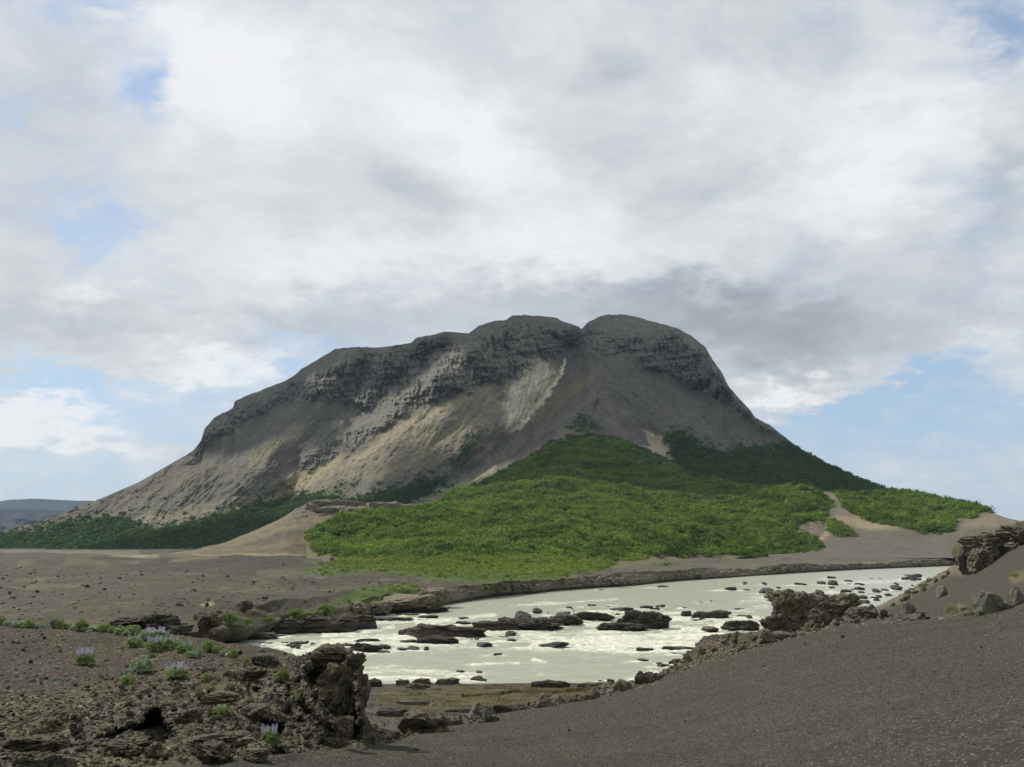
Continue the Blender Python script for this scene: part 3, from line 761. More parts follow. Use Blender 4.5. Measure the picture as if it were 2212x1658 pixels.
def pl_colour(X, Y, V):
    x, y = V[..., 0], V[..., 1]
    wx = X + fbm(x / 14, y / 14, 5.1, 4) * 20; wy = Y + fbm(x / 20, y / 20, 2.3, 4) * 7
    C = col((0.068, 0.059, 0.044), X.shape)
    C = put(C, smooth(-0.1, 0.35, fbm(x / 35, y / 60, 1.7, 4)) * 0.85, (0.046, 0.039, 0.031))
    C = put(C, smooth(0.05, 0.5, fbm(x / 12, y / 26, 3.7, 5, 0.6)) * 0.75, (0.150, 0.125, 0.080))
    C = put(C, smooth(0.2, 0.5, fbm(x / 5, y / 8, 9.7, 4, 0.6)) * 0.6, (0.040, 0.035, 0.030))
    C = put(C, smooth(0.1, 0.5, fbm(X / 5, Y / 1.6, 1.7, 4, 0.65)) * 0.45, (0.125, 0.104, 0.070))
    C = put(C, smooth(0.15, 0.5, fbm(X / 4, Y / 1.5, 7.7, 4, 0.65)) * 0.55, (0.036, 0.031, 0.026))
    C = put(C, smooth(0.1, 0.4, fbm(x / 20, y / 16, 12.7, 4, 0.6)) * smooth(0, 0.3, fbm(X / 9, Y / 2.5, 2.7, 3)) * 0.5, (0.105, 0.108, 0.045))
    for pts, w, c, a in [([(0, 1192), (150, 1192), (300, 1196)], 5, (0.17, 0.15, 0.12), 0.6), ([(240, 1202), (330, 1204), (420, 1205), (560, 1207)], 3, (0.27, 0.23, 0.15), 0.8),
                         ([(350, 1212), (430, 1216), (560, 1220), (640, 1222)], 15, (0.050, 0.041, 0.036), 0.95), ([(-300, 1215), (0, 1213), (120, 1222), (180, 1216)], 6, (0.06, 0.052, 0.045), 0.6),
                         ([(40, 1222), (70, 1220)], 5, (0.12, 0.12, 0.05), 0.5), ([(140, 1221), (190, 1219), (240, 1222)], 4, (0.12, 0.11, 0.06), 0.5), ([(370, 1219), (420, 1216), (470, 1214)], 4, (0.16, 0.13, 0.075), 0.6),
                         ([(120, 1236), (300, 1234), (450, 1234), (560, 1233)], 5, (0.055, 0.048, 0.042), 0.7), ([(560, 1238), (640, 1237), (700, 1242)], 4, (0.12, 0.105, 0.08), 0.5),
                         ([(330, 1300), (400, 1312), (460, 1316)], 16, (0.052, 0.045, 0.037), 0.75), ([(250, 1318), (330, 1325), (370, 1328)], 7, (0.05, 0.043, 0.036), 0.7), ([(130, 1298), (230, 1296), (330, 1290)], 4, (0.13, 0.105, 0.07), 0.45),
                         ([(535, 1300), (570, 1310), (600, 1322)], 5, (0.21, 0.16, 0.09), 0.8), ([(500, 1325), (560, 1322)], 4, (0.19, 0.145, 0.085), 0.7), ([(440, 1298), (462, 1296)], 5, (0.19, 0.20, 0.09), 0.9)]:
        C = put(C, smooth(w * 1.3, w * 0.3, poly_dist(wx, wy, pts)) * a, c)
    rt = smooth(1250, 1450, X)
    C = put(C, rt * 0.6, (0.122, 0.106, 0.084))
    C = put(C, rt * smooth(0.0, 0.5, fbm(x / 30, y / 14, 8.7, 4)) * 0.7, (0.072, 0.064, 0.054))
    wl = np.interp(X, [p[0] for p in WATERLINE], [p[1] for p in WATERLINE])
    f = smooth(3.9, 2.6, V[..., 2]) * smooth(480, 560, X)
    fc = put(col((0.17, 0.148, 0.118), X.shape), smooth(-0.1, 0.4, fbm(x / 4, V[..., 2] / 1.2, 2.0, 4, 0.6)) * 0.7, (0.085, 0.073, 0.062))
    C = C * (1 - f[..., None] * 0.85) + fc * f[..., None] * 0.85
    C = put(C, smooth(0.95, 0.5, V[..., 2]) * smooth(480, 560, X) * 0.85, (0.040, 0.028, 0.020))
    return put(C, plain_veg(X, Y) * 0.85, (0.055, 0.085, 0.020))
pl = finish('lava_plain', Xp, Yp, Dp, M_plain, pl_colour, pl_disp)
pl.veg = plain_veg(Xp, Yp)

# ---- river shelf in front (brown wet ledges)
sh_lines = [zl([(700, 1640, 3.2), (940, 1590, 4.0), (1070, 1560, 2.0), (1300, 1525, 1.2), (1480, 1500, 1.2)]),
            zl([(700, 1570, 2.2), (850, 1562, 1.8), (1000, 1552, 1.4), (1150, 1540, 1.1), (1300, 1518, 0.9), (1480, 1490, 0.6)]),
            zl([(700, 1530, 1.2), (1000, 1520, 0.9), (1300, 1500, 0.35), (1345, 1496, 0.0), (1480, 1486, 0.1)]),
            zl([(700, 1482, 0.35), (850, 1478, 0.35), (980, 1475, 0.35), (1000, 1478, 0.3), (1140, 1477, 0.3), (1170, 1474, 0.4), (1250, 1477, 0.25), (1400, 1477, 0.2), (1480, 1476, 0.0)]),
            zl([(700, 1476, -1.2), (1480, 1471, -1.2)])]
Xs, Ys, Ds = loft(sh_lines, 560, 1480, 1.2, [30, 40, 80, 5])
def sh_disp(V, X, Y):
    V = V.copy(); x, y = V[..., 0], V[..., 1]
    e = smooth(1476, 1482, Y)
    lay = fbm(x / 14 + y * 0.01, y / 2.2 + x * 0.03, 0.3, 3, 0.55)
    st = np.floor((lay * 0.5 + 0.5) * 6 + fbm(x / 3, y / 3, 1.1, 3) * 0.7) / 6 - 0.5
    V[..., 2] += e * (st * 0.9 + fbm(x / 5, y / 1.1, 2.2, 4, 0.6) * 0.30)
    ch = poly_dist(X, Y, [(1000, 1504), (1060, 1500), (1150, 1494), (1260, 1491), (1340, 1488)])
    V[..., 2] = np.where(ch < 2.5, np.minimum(V[..., 2], -0.1), V[..., 2])
    return V
def sh_colour(X, Y, V):
    x, y = V[..., 0], V[..., 1]
    C = col((0.050, 0.039, 0.027), X.shape)
    C = put(C, smooth(-0.1, 0.4, fbm(x / 3, y / 1.3, 5.3, 4, 0.6)) * 0.7, (0.10, 0.085, 0.064))
    ms = smooth(-12, 8, inside(X, Y, [(830, 1496), (900, 1486), (1000, 1479), (1150, 1478), (1300, 1481), (1380, 1484), (1340, 1492), (1250, 1512), (1150, 1524), (1000, 1532), (860, 1530), (810, 1514)]))
    C = put(C, ms * (0.9 + 0.3 * fbm(x / 5, y / 2, 3.3, 3)), (0.072, 0.058, 0.008))
    C = put(C, smooth(1500, 1535, Y) * smooth(0.0, 0.4, fbm(x / 8, y / 2, 4.3, 3)) * 0.6, (0.09, 0.072, 0.018))
    C = put(C, ms * smooth(0.1, 0.5, fbm(x / 6, y / 1.5, 6.3, 3)) * 0.7, (0.035, 0.027, 0.010))
    C = put(C, smooth(-0.1, 0.3, fbm(x / 22, y / 0.9 + x * 0.03, V[..., 2] * 3, 4, 0.6)) * 0.75, (0.024, 0.020, 0.015))
    C = put(C, smooth(0.15, 0.45, fbm(x / 10, y / 0.7, 9.9, 4, 0.6)) * 0.6, (0.15, 0.13, 0.10))
    C = put(C, smooth(1486, 1478, Y) * 0.8, (0.045, 0.032, 0.024))
    C = put(C, smooth(1545, 1570, Y) * 0.3, (0.075, 0.062, 0.042))
    return C
finish('river_shelf', Xs, Ys, Ds, M_shelf, sh_colour, sh_disp)

# ---- rubble strip on the near right shore
CREST = [(-300, 1700, 22), (0, 1668, 22.5), (400, 1652, 23), (512, 1636, 23.8), (616, 1630, 25), (763, 1617, 30), (860, 1600, 42), (940, 1577, 56), (1072, 1546, 82), (1180, 1528, 87), (1293, 1513, 90), (1405, 1483, 97), (1455, 1457, 99), (1529, 1431, 100), (1617, 1409, 96),
         (1724, 1379, 90), (1796, 1361, 86), (1899, 1346, 80), (2002, 1337, 73), (2105, 1327, 66), (2212, 1306, 60), (2480, 1270, 50)]
rb_lines = [[(x, y + 10, D - 3) for x, y, D in CREST if 1293 <= x],
            [(x, y - 1, D + 4) for x, y, D in CREST if 1293 <= x],
            [(1290, 1492, 104), (1405, 1474, 110), (1440, 1456, 116), (1500, 1420, 128), (1560, 1392, 140), (1640, 1385, 128), (1724, 1366, 108), (1796, 1354, 102), (1899, 1340, 96), (2002, 1331, 86), (2105, 1321, 78), (2480, 1262, 60)],
            [(1290, 1484, 107.5), (1400, 1472, 112), (1440, 1452, 119), (1490, 1425, 131), (1505, 1398, 147), (1520, 1385, 155), (1560, 1375, 161), (1640, 1370, 163), (1672, 1356, 140), (1720, 1350, 130), (1800, 1343, 120), (1899, 1336, 108), (2002, 1328, 98), (2105, 1318, 88), (2480, 1258, 70)],
            [(1290, 1482, 110), (1400, 1468, 118), (1440, 1447, 124), (1490, 1418, 137), (1505, 1392, 153), (1520, 1379, 163), (1560, 1370, 170), (1640, 1365, 172), (1672, 1352, 150), (1720, 1348, 140), (1800, 1341, 130), (1899, 1335, 118), (2002, 1327, 106), (2105, 1318.5, 96), (2480, 1259, 80)]]
Xb, Yb, Db = loft(rb_lines, 1293, 2300, 1.3, [8, 30, 20, 8])
def rb_disp(V, X, Y):
    V = V.copy(); x, y = V[..., 0], V[..., 1]
    e = smooth(0, 0.2, np.linspace(0, 1, X.shape[0]))[:, None]
    V[..., 2] += e * (fbm(x / 4, y / 5, 0.3, 5, 0.6) * 0.55 + np.abs(fbm(x / 1.5, y / 2, 3.3, 3)) * 0.35 - 0.1)
    return V
def rb_colour(X, Y, V):
    x, y = V[..., 0], V[..., 1]
    C = col((0.135, 0.112, 0.088), X.shape)
    C = put(C, smooth(-0.1, 0.4, fbm(x / 2, y / 3, 5.3, 4, 0.6)) * 0.7, (0.072, 0.062, 0.052))
    C = put(C, smooth(-2, 4, inside(X, Y, [(1510, 1396), (1560, 1374), (1640, 1370), (1640, 1392), (1560, 1412)])) * 0.7, (0.145, 0.128, 0.112))
    return put(C, smooth(0.5, 0.1, V[..., 2]) * 0.8, (0.05, 0.04, 0.032))
finish('shore_rubble', Xb, Yb, Db, M_terrace, rb_colour, rb_disp, back=[(4, -2), (12, -6)])

# ---- far gravel slope on the right
fs_lines = [[(x, y + 12, D - 2) for x, y, D in CREST if x >= 1796],
            [(x, y - 2, D + 6) for x, y, D in CREST if x >= 1796],
            [(1796, 1340, 150), (1880, 1322, 180), (1943, 1312, 170), (2002, 1300, 160), (2061, 1285, 140), (2126, 1268, 130), (2212, 1240, 110), (2480, 1170, 80)],
            zl([(1796, 1336, 0.3), (1880, 1318, 0.2), (1902, 1311, 0.2), (1943, 1288, 0.2), (2002, 1255, 0.3), (2050, 1230, 0.5)]) + [(2062, 1224, 480), (2075, 1232, 300), (2126, 1225, 205), (2212, 1186, 175), (2480, 1110, 150)],
            zl([(1796, 1333, -2), (1880, 1315, -2), (1902, 1308, -2), (1943, 1285, -2), (2002, 1252, -2), (2050, 1226, -2)]) + [(2062, 1221, 500), (2075, 1228, 330), (2126, 1219, 215), (2212, 1178, 185), (2480, 1100, 160)]]
Xq, Yq, Dq = loft(fs_lines, 1820, 2470, 1.5, [4, 40, 60, 4])
def fs_disp(V, X, Y):
    V = V.copy(); x, y = V[..., 0], V[..., 1]
    V[..., 2] += fbm(x / 14, y / 20, 0.3, 4) * 0.5 + fbm(x / 3, y / 3, 4.3, 3) * 0.08
    top = np.interp(X, [p[0] for p in fs_lines[3]], [p[1] for p in fs_lines[3]])
    V[..., 2] += smooth(26, 4, Y - top) * smooth(2090, 2040, X) * np.maximum(0, fbm(x / 3, y / 6, 5.5, 4, 0.6)) * 1.3
    return V
def fs_colour(X, Y, V):
    x, y = V[..., 0], V[..., 1]
    C = col((0.045, 0.040, 0.032), X.shape)
    C = put(C, smooth(0, 0.5, fbm(x / 8, y / 20, 5.3, 4, 0.6)) * 0.5, (0.068, 0.058, 0.044))
    top = np.interp(X, [p[0] for p in fs_lines[3]], [p[1] for p in fs_lines[3]])
    e = smooth(24, 5, Y - top + fbm(X / 12, Y / 9, 3.3, 4) * 10) * smooth(2110, 2050, X)
    C = put(C, e * 0.8, (0.15, 0.118, 0.088))
    C = put(C, smooth(14, 5, poly_dist(X, Y, [(2190, 1248), (2230, 1238)])) * 0.55, (0.14, 0.12, 0.06))
    return C
finish('gravel_bank', Xq, Yq, Dq, M_gravel, fs_colour, fs_disp)

# ---- near gravel slope
ns_lines = [[(-300, 3600, 2.4), (2480, 3600, 1.6)],
            [(-300, 2300, 8), (0, 2300, 8), (1106, 2200, 7.5), (1600, 2200, 4.6), (2480, 2200, 3.2)],
            [(-300, 1760, 19), (0, 1740, 19), (512, 1700, 20), (1106, 1700, 20), (1600, 1700, 15), (2212, 1700, 10), (2480, 1700, 9)],
            [(-300, 1712, 21), (0, 1690, 21.4), (512, 1650, 23), (763, 1635, 27), (1106, 1620, 35), (1405, 1580, 38), (1617, 1540, 36), (1899, 1480, 30), (2212, 1440, 24), (2480, 1420, 20)],
            [(x, y, D) for x, y, D in CREST],
            [(x, y - 2.5, D * 1.04 + 0.5) for x, y, D in CREST]]
Xn, Yn, Dn = loft(ns_lines, -300, 2480, 2.5, [30, 60, 50, 120, 4], wide=(-4500, 8000))
def ns_disp(V, X, Y):
    V = V.copy(); x, y = V[..., 0], V[..., 1]
    d = np.hypot(x, y)
    a = smooth(5, 14, d)
    V[..., 2] += a * (fbm(x / 9, y / 14, 0.3, 3) * 0.16 + fbm(x / 7 + y / 30, y / 1.6 + x / 12, 4.3, 3) * 0.09 + fbm(x / 0.5, y / 0.5, 4.3, 2) * 0.008 + fbm(x / 1.8, y / 2.6, 9.3, 4, 0.6) * 0.06 * smooth(25, 60, d))
    return V
def ns_colour(X, Y, V):
    x, y = V[..., 0], V[..., 1]
    C = col((0.041, 0.037, 0.031), X.shape)
    band = fbm((x * 0.35 + y) / 6, (x - y * 0.35) / 22, 5.3, 5, 0.6)
    C = put(C, smooth(-0.05, 0.45, fbm((x * 0.25 + y) / 1.7, (x - y * 0.25) / 9, 2.3, 4, 0.6)) * 0.45, (0.054, 0.048, 0.039))
    C = put(C, smooth(-0.1, 0.4, band) * 0.8, (0.029, 0.027, 0.025))
    C = put(C, smooth(0.0, 0.6, fbm(x / 3, y / 8, 8.3, 4, 0.6)) * 0.55, (0.066, 0.057, 0.041))
    return C
ns = finish('gravel_slope', Xn, Yn, Dn, M_gravel, ns_colour, ns_disp, back=[(3, -1.5), (10, -6)])

# ---- lava terrace on the left
T_TOP = [(-300, 1342), (0, 1350), (100, 1351), (200, 1353), (300, 1360), (400, 1374), (440, 1382), (490, 1392), (540, 1394), (560, 1398), (600, 1404), (640, 1416), (680, 1416), (693, 1408), (706, 1399), (722, 1394), (742, 1398), (757, 1410), (768, 1424), (780, 1432), (782, 1540),
         (790, 1556), (812, 1568), (870, 1582), (940, 1588), (1010, 1568), (1080, 1548)]
X = np.concatenate([np.arange(-900, -300, 8.0), np.arange(-300, 1080, 1.3)])
top = np.interp(X, [p[0] for p in T_TOP], [p[1] for p in T_TOP])
bot = np.interp(X, [p[0] for p in CREST], [p[1] for p in CREST]) + 34
NRT = 330
t = np.linspace(0, 1, NRT)[:, None]
Y = bot * (1 - t) + top * t
XX = np.broadcast_to(X, Y.shape).copy()
zt = np.interp(X, [-300, 500, 640, 785, 860, 940, 1080], [10.7, 10.5, 10.2, 9.9, 7.5, 5.2, 1.6])[None, :] + 0 * Y
D = D_at_z(XX, Y, zt)
cr = np.interp(X, [p[0] for p in CREST], [p[2] for p in CREST])
D = np.minimum(D, 66)
# right-hand end slopes towards the low crest
D = np.where(XX > 800, np.minimum(D, cr[None, :] * 1.25), D)
# the tower: nearly vertical front
tw = smooth(625, 672, XX) * smooth(786, 782, XX)
base_y = 1562 - (XX - 640) * 0.0 - smooth(720, 640, XX) * 60
Dtw = np.where(Y > base_y, D, 31.5 + (base_y - Y) * 0.012 + smooth(1440, 1400, Y) * 2.4)
D = D * (1 - tw) + np.minimum(D, Dtw) * tw
wx = XX + fbm(XX / 16, Y / 16, 2.2, 5, 0.6) * 9; wy = Y + fbm(XX / 16, Y / 16, 7.2, 5, 0.6) * 9
cavm = np.zeros(XX.shape)
def cav(poly, depth, soft=2.5):
    global D, cavm
    k_ = smooth(-soft, soft, inside(wx, wy, poly))
    cavm = np.maximum(cavm, k_)
    D = D + k_ * depth * 1.7
cav([(660, 1455), (700, 1445), (770, 1432), (776, 1500), (778, 1548), (760, 1562), (735, 1556), (700, 1535), (672, 1500), (640, 1478)], 1.5)
cav([(715, 1428), (738, 1426), (742, 1450), (718, 1452)], 1.0)
cav([(300, 1560), (340, 1532), (372, 1545), (385, 1580), (378, 1610), (345, 1640), (318, 1632), (310, 1600), (285, 1585)], 2.2)
cav([(215, 1590), (300, 1562), (300, 1580), (240, 1602)], 1.0)
cav([(545, 1545), (600, 1558), (604, 1540), (622, 1570), (612, 1600), (650, 1626), (600, 1628), (592, 1590), (555, 1568)], 1.3)
cav([(430, 1520), (452, 1495), (462, 1505), (440, 1545)], 1.0)
cav([(610, 1480), (625, 1470), (640, 1505), (622, 1510)], 0.9)
cav([(640, 1540), (672, 1560), (705, 1598), (690, 1595), (655, 1568)], 0.8)
cav([(500, 1420), (520, 1412), (545, 1440), (515, 1436)], 0.6)
cav([(530, 1480), (570, 1490), (560, 1510), (545, 1512)], 0.7)
cav([(1, 1605), (60, 1618), (50, 1630), (5, 1622)], 0.7)
V = P(XX, Y, D)
fr = smooth(1470, 1570, Y + XX * 0.14)                    # blocky front part, ashy back part
fr = np.maximum(fr, tw)
blk = fbm(V[..., 0] / 1.6, V[..., 1] / 2.0, V[..., 2] / 1.2, 5, 0.62)
rid = fbm(V[..., 0] / 0.9, V[..., 1] / 1.4, V[..., 2] / 0.8 + 5, 4, 0.6, ridged=True)
ed = smooth(0, 0.06, t)
V[..., 1] += -ed * fr * (blk * 1.5 + rid * 0.38)
V[..., 2] += ed * (fr * (fbm(V[..., 0] / 1.3, V[..., 1] / 1.8, 3.1, 5, 0.62) * 0.42) + (1 - fr) * (fbm(V[..., 0] / 6, V[..., 1] / 9, 3.1, 4, 0.55) * 0.35 + fbm(V[..., 0] / 0.7, V[..., 1] / 0.9, 1.1, 4, 0.65) * 0.07))
V[..., 0] += ed * fr * fbm(V[..., 0] / 0.9, V[..., 1] / 1.2, V[..., 2] / 0.9 + 9, 4, 0.6) * 0.22
def tr_colour(X, Y, V):
    x, y = V[..., 0], V[..., 1]
    ash = put(col((0.040, 0.032, 0.022), X.shape), smooth(0, 0.5, fbm(x / 2.2, y / 3, 5.3, 5, 0.6)) * 0.5, (0.066, 0.049, 0.031))
    ash = put(ash, smooth(0.28, 0.5, fbm(x / 0.55, y / 0.9, 6.3, 3, 0.6)) * 0.6, (0.16, 0.12, 0.06))
    ash = put(ash, smooth(0.32, 0.5, fbm(x / 0.5, y / 0.8, 2.3, 3, 0.6)) * 0.55, (0.15, 0.075, 0.035))
    rock = put(col((0.112, 0.096, 0.066), X.shape), smooth(-0.1, 0.5, fbm(x / 0.8, y / 0.9, V[..., 2] / 0.6, 5, 0.6)) * 0.6, (0.062, 0.053, 0.041))
    rock = put(rock, smooth(0.1, 0.5, fbm(x / 0.4, y / 0.5, V[..., 2] / 0.4 + 3, 4, 0.6)) * 0.6, (0.21, 0.18, 0.125))
    rock = put(rock, smooth(0.15, 0.5, fbm(x / 1.6, y / 1.5, V[..., 2] / 1.4 + 8, 4)) * 0.5, (0.13, 0.093, 0.045))
    f = fr[..., None] * 0.9
    return ash * (1 - f) + rock * f
C = tr_colour(XX, Y, V)
s = Sheet(); s.X, s.Y, s.V = XX, Y, V
ex, ec = [], []
for dd, dz in ((0.6, -0.4), (2.0, -3.0), (4.0, -9.0)):
    e = V[-1].copy(); e[:, 1] += dd; e[:, 2] += dz
    ex.append(e); ec.append(C[-1])
me = mesh_grid('lava_terrace', np.concatenate([V, np.stack(ex)]), np.concatenate([C, np.stack(ec)]))
s.obj = link('lava_terrace', me, M_terrace); s.obj['kind'] = 'structure'
SHEETS['lava_terrace'] = s
s.fr = fr; s.cav = cavm
# ================================================================ RIVER
WAKES = []          # (x, y, half width) of every rock standing in the water


def build_river():
    X = np.arange(340, 2200, 1.6)
    yr = np.concatenate([np.linspace(1530, 1300, 330), np.linspace(1299.5, 1217, 190)])
    XX, Y = np.meshgrid(X, yr)
    D = D_at_z(XX, Y, 0.0)
    V = P(XX, Y, D)
    x, y = V[..., 0], V[..., 1]
    # rapids: white water zones given as lines on the river (picture x, y, half width)
    RAPIDS = [([(1150, 1398), (1230, 1395), (1300, 1398), (1380, 1392), (1440, 1396), (1500, 1398)], 13, 1.0), ([(1130, 1375), (1250, 1385), (1350, 1380), (1480, 1378), (1560, 1372)], 12, 0.75), ([(1440, 1365), (1520, 1362), (1600, 1355), (1650, 1350)], 12, 0.8),
              ([(1470, 1340), (1560, 1345), (1640, 1335)], 9, 0.6), ([(640, 1411), (690, 1405), (720, 1395)], 10, 1.0), ([(700, 1374), (780, 1366), (850, 1358)], 6, 0.75), ([(900, 1346), (960, 1340), (1010, 1334), (1070, 1330)], 6, 0.75),
              ([(800, 1345), (830, 1342)], 4, 0.8), ([(900, 1390), (960, 1388), (1010, 1388)], 5, 0.6), ([(780, 1450), (850, 1448), (960, 1455), (1000, 1462)], 9, 0.6), ([(780, 1470), (860, 1468), (940, 1472)], 6, 0.6),
              ([(1200, 1348), (1300, 1352), (1400, 1345)], 7, 0.65), ([(1280, 1325), (1400, 1328), (1500, 1322)], 5, 0.6), ([(1180, 1430), (1150, 1426)], 4, 0.5), ([(1050, 1436), (1120, 1434)], 3, 0.5),
              ([(1100, 1310), (1250, 1300), (1330, 1296)], 3, 0.55), ([(1600, 1300), (1700, 1290), (1800, 1280)], 6, 0.5), ([(1780, 1262), (1900, 1258), (2000, 1250)], 4, 0.5), ([(1560, 1330), (1620, 1318), (1660, 1310)], 6, 0.5), ([(540, 1389), (600, 1396), (625, 1404)], 5, 0.6)]
    warpx = fbm(x / 9, y / 9, 0.4, 4) * 14; warpy = fbm(x / 9, y / 9, 6.4, 4) * 7
    zone = np.zeros(XX.shape)
    for pts, w, a in RAPIDS:
        zone = np.maximum(zone, a * smooth(w * 1.7, w * 0.1, poly_dist(XX + warpx, Y + warpy, pts)))
    fx, fy = -0.88, -0.47                                   # the current runs towards the left and the viewer
    n_w = fbm(x / 1.6, y / 1.6, 4.4, 4, 0.6)
    for wx_, wy_, hw_ in WAKES:
        R_ = hw_ * 5 + 3
        m_ = (np.abs(x - wx_) < R_) & (np.abs(y - wy_) < R_)
        if not m_.any(): continue
        dx_, dy_ = x[m_] - wx_, y[m_] - wy_
        al = dx_ * fx + dy_ * fy; ac = -dx_ * fy + dy_ * fx
        wake = np.exp(-(ac / (hw_ * 0.75 + 0.25 * np.maximum(al, 0) + 0.3)) ** 2) * smooth(-hw_ * 1.3, 0, al) * smooth(hw_ * 5, hw_ * 0.8, al)
        ring = np.exp(-((np.hypot(dx_, dy_) - hw_) / (0.25 * hw_ + 0.35)) ** 2)
        zone[m_] = np.maximum(zone[m_], np.maximum(wake * 0.85, ring * 0.7) + n_w[m_] * 0.15)
    FLOW = (x + 0.28 * y, y - 0.28 * x)
    n_f = fbm(FLOW[0] / 5.5, FLOW[1] / 2.6, 1.4, 5, 0.62)
    n_g = fbm(FLOW[0] / 26, FLOW[1] / 7, 3.4, 4, 0.55)
    n_h = fbm(FLOW[0] / 1.3, FLOW[1] / 0.9, 8.4, 3, 0.6)
    zone_all = np.clip(zone * 1.0 + 0.36 + 0.30 * n_g, 0, 1.15)
    n_r = fbm(FLOW[0] / 8.0, FLOW[1] / 1.7, 5.4, 5, 0.65, ridged=True)
    foam = smooth(0.45, 1.55, zone_all * 0.92 + n_f * 0.55 + n_h * 0.3 + (n_r - 0.2) * 0.5)
    damp = smooth(700, 250, y)
    V[..., 2] += damp * ((n_f * 0.5 + n_h * 0.15) * (0.08 + 0.9 * zone) + zone * n_r * 0.25 + fbm(x / 2.4, y / 1.3, 2.1, 3) * 0.05)
    # water surface colours: milky glacial water, foam mask in the attribute
    Cw = np.stack([foam, n_g * 0.5 + 0.5, zone], -1)
    M_water = bpy.data.materials.new('glacial water'); M_water.use_nodes = True
    g = G(M_water.node_tree); b = M_water.node_tree.nodes['Principled BSDF']
    att = g.node('ShaderNodeVertexColor', layer_name='Col').outputs['Color']
    sp = g.node('ShaderNodeSeparateColor'); g.l.new(att, sp.inputs[0])
    co = g.node('ShaderNodeTexCoord').outputs['Object']
    mp = g.node('ShaderNodeMapping'); g.l.new(co, mp.inputs[0]); mp.inputs['Rotation'].default_value = (0, 0, 0.27); mp.inputs['Scale'].default_value = (0.35, 1.0, 1.0)
    n = g.noise(mp.outputs[0], 2.2, 6, 0.65); n2 = g.noise(mp.outputs[0], 0.5, 4, 0.6)
    base = g.mix(g.ramp(n2, 0.3, 0.7), (0.320, 0.335, 0.248, 1), (0.395, 0.408, 0.310, 1))
    fm = g.m('ADD', sp.outputs[0], g.m('MULTIPLY', g.m('SUBTRACT', n, 0.5), 2.2))
    n6 = g.noise(mp.outputs[0], 7.0, 4, 0.7)
    fm = g.m('ADD', fm, g.m('MULTIPLY', g.m('SUBTRACT', n6, 0.5), 1.2))
    fm = g.m('MULTIPLY', g.ramp(fm, 0.22, 0.95), 0.95)
    c = g.mix(fm, base, g.mix(g.ramp(n, 0.4, 0.65), (0.50, 0.51, 0.39, 1), (0.72, 0.71, 0.58, 1)))
    g.set(b.inputs['Base Color'], c)
    g.set(b.inputs['Roughness'], g.m('ADD', 0.22, g.m('MULTIPLY', fm, 0.6)))
    b.inputs['IOR'].default_value = 1.33; b.inputs['Specular IOR Level'].default_value = 0.35
    bp = g.node('ShaderNodeBump'); bp.inputs['Distance'].default_value = 0.12; bp.inputs['Strength'].default_value = 0.8
    g.set(bp.inputs['Height'], n); g.l.new(bp.outputs[0], b.inputs['Normal'])
    ro = link('river', mesh_grid('river', V, Cw), M_water); ro['kind'] = 'structure'




# ================================================================ ROCK SHAPES
import bmesh


def ico(sub):
    bm = bmesh.new(); bmesh.ops.create_icosphere(bm, subdivisions=sub, radius=1.0)
    v = np.array([p.co[:] for p in bm.verts]); f = np.array([[q.index for q in p.verts] for p in bm.faces]); bm.free()
    return v, f


ICO = {k: ico(k) for k in (1, 2, 3, 4, 5, 6)}


def tri_mesh(name, v, f, shade=True, colour=None):
    me = bpy.data.meshes.new(name)
    me.vertices.add(len(v)); me.vertices.foreach_set('co', np.asarray(v, np.float32).ravel())
    k = f.shape[1]
    me.loops.add(f.size); me.polygons.add(len(f))
    me.loops.foreach_set('vertex_index', f.astype(np.int32).ravel())
    me.polygons.foreach_set('loop_start', np.arange(0, f.size, k, dtype=np.int32))
    me.polygons.foreach_set('use_smooth', np.full(len(f), shade))
    me.update(calc_edges=True)
    return me


def cells(v, seed, K, amp, crev, power=1.0):
    """blocky fracture pattern: every Voronoi cell moves in or out a little, with a crevice between cells"""
    r_ = np.random.RandomState(seed + 77)
    c = r_.normal(size=(K, 3)); c /= np.linalg.norm(c, axis=1)[:, None]; c *= r_.uniform(0.7, 1.1, K)[:, None]
    w = v + 0.12 * np.stack([fbm(v[:, 0] * 3 + q, v[:, 1] * 3, v[:, 2] * 3 + seed, 3) for q in (1, 5, 9)], 1)
    d = np.linalg.norm(w[:, None, :] - c[None], axis=2); o = np.argsort(d, axis=1)[:, :2]
    d1 = d[np.arange(len(v)), o[:, 0]]; d2 = d[np.arange(len(v)), o[:, 1]]
    off = r_.uniform(-1, 1, K)[o[:, 0]] * amp - crev * np.exp(-((d2 - d1) / 0.05) ** 2)
    return v + v / (np.linalg.norm(v, axis=1)[:, None] + 1e-6) * off[:, None]


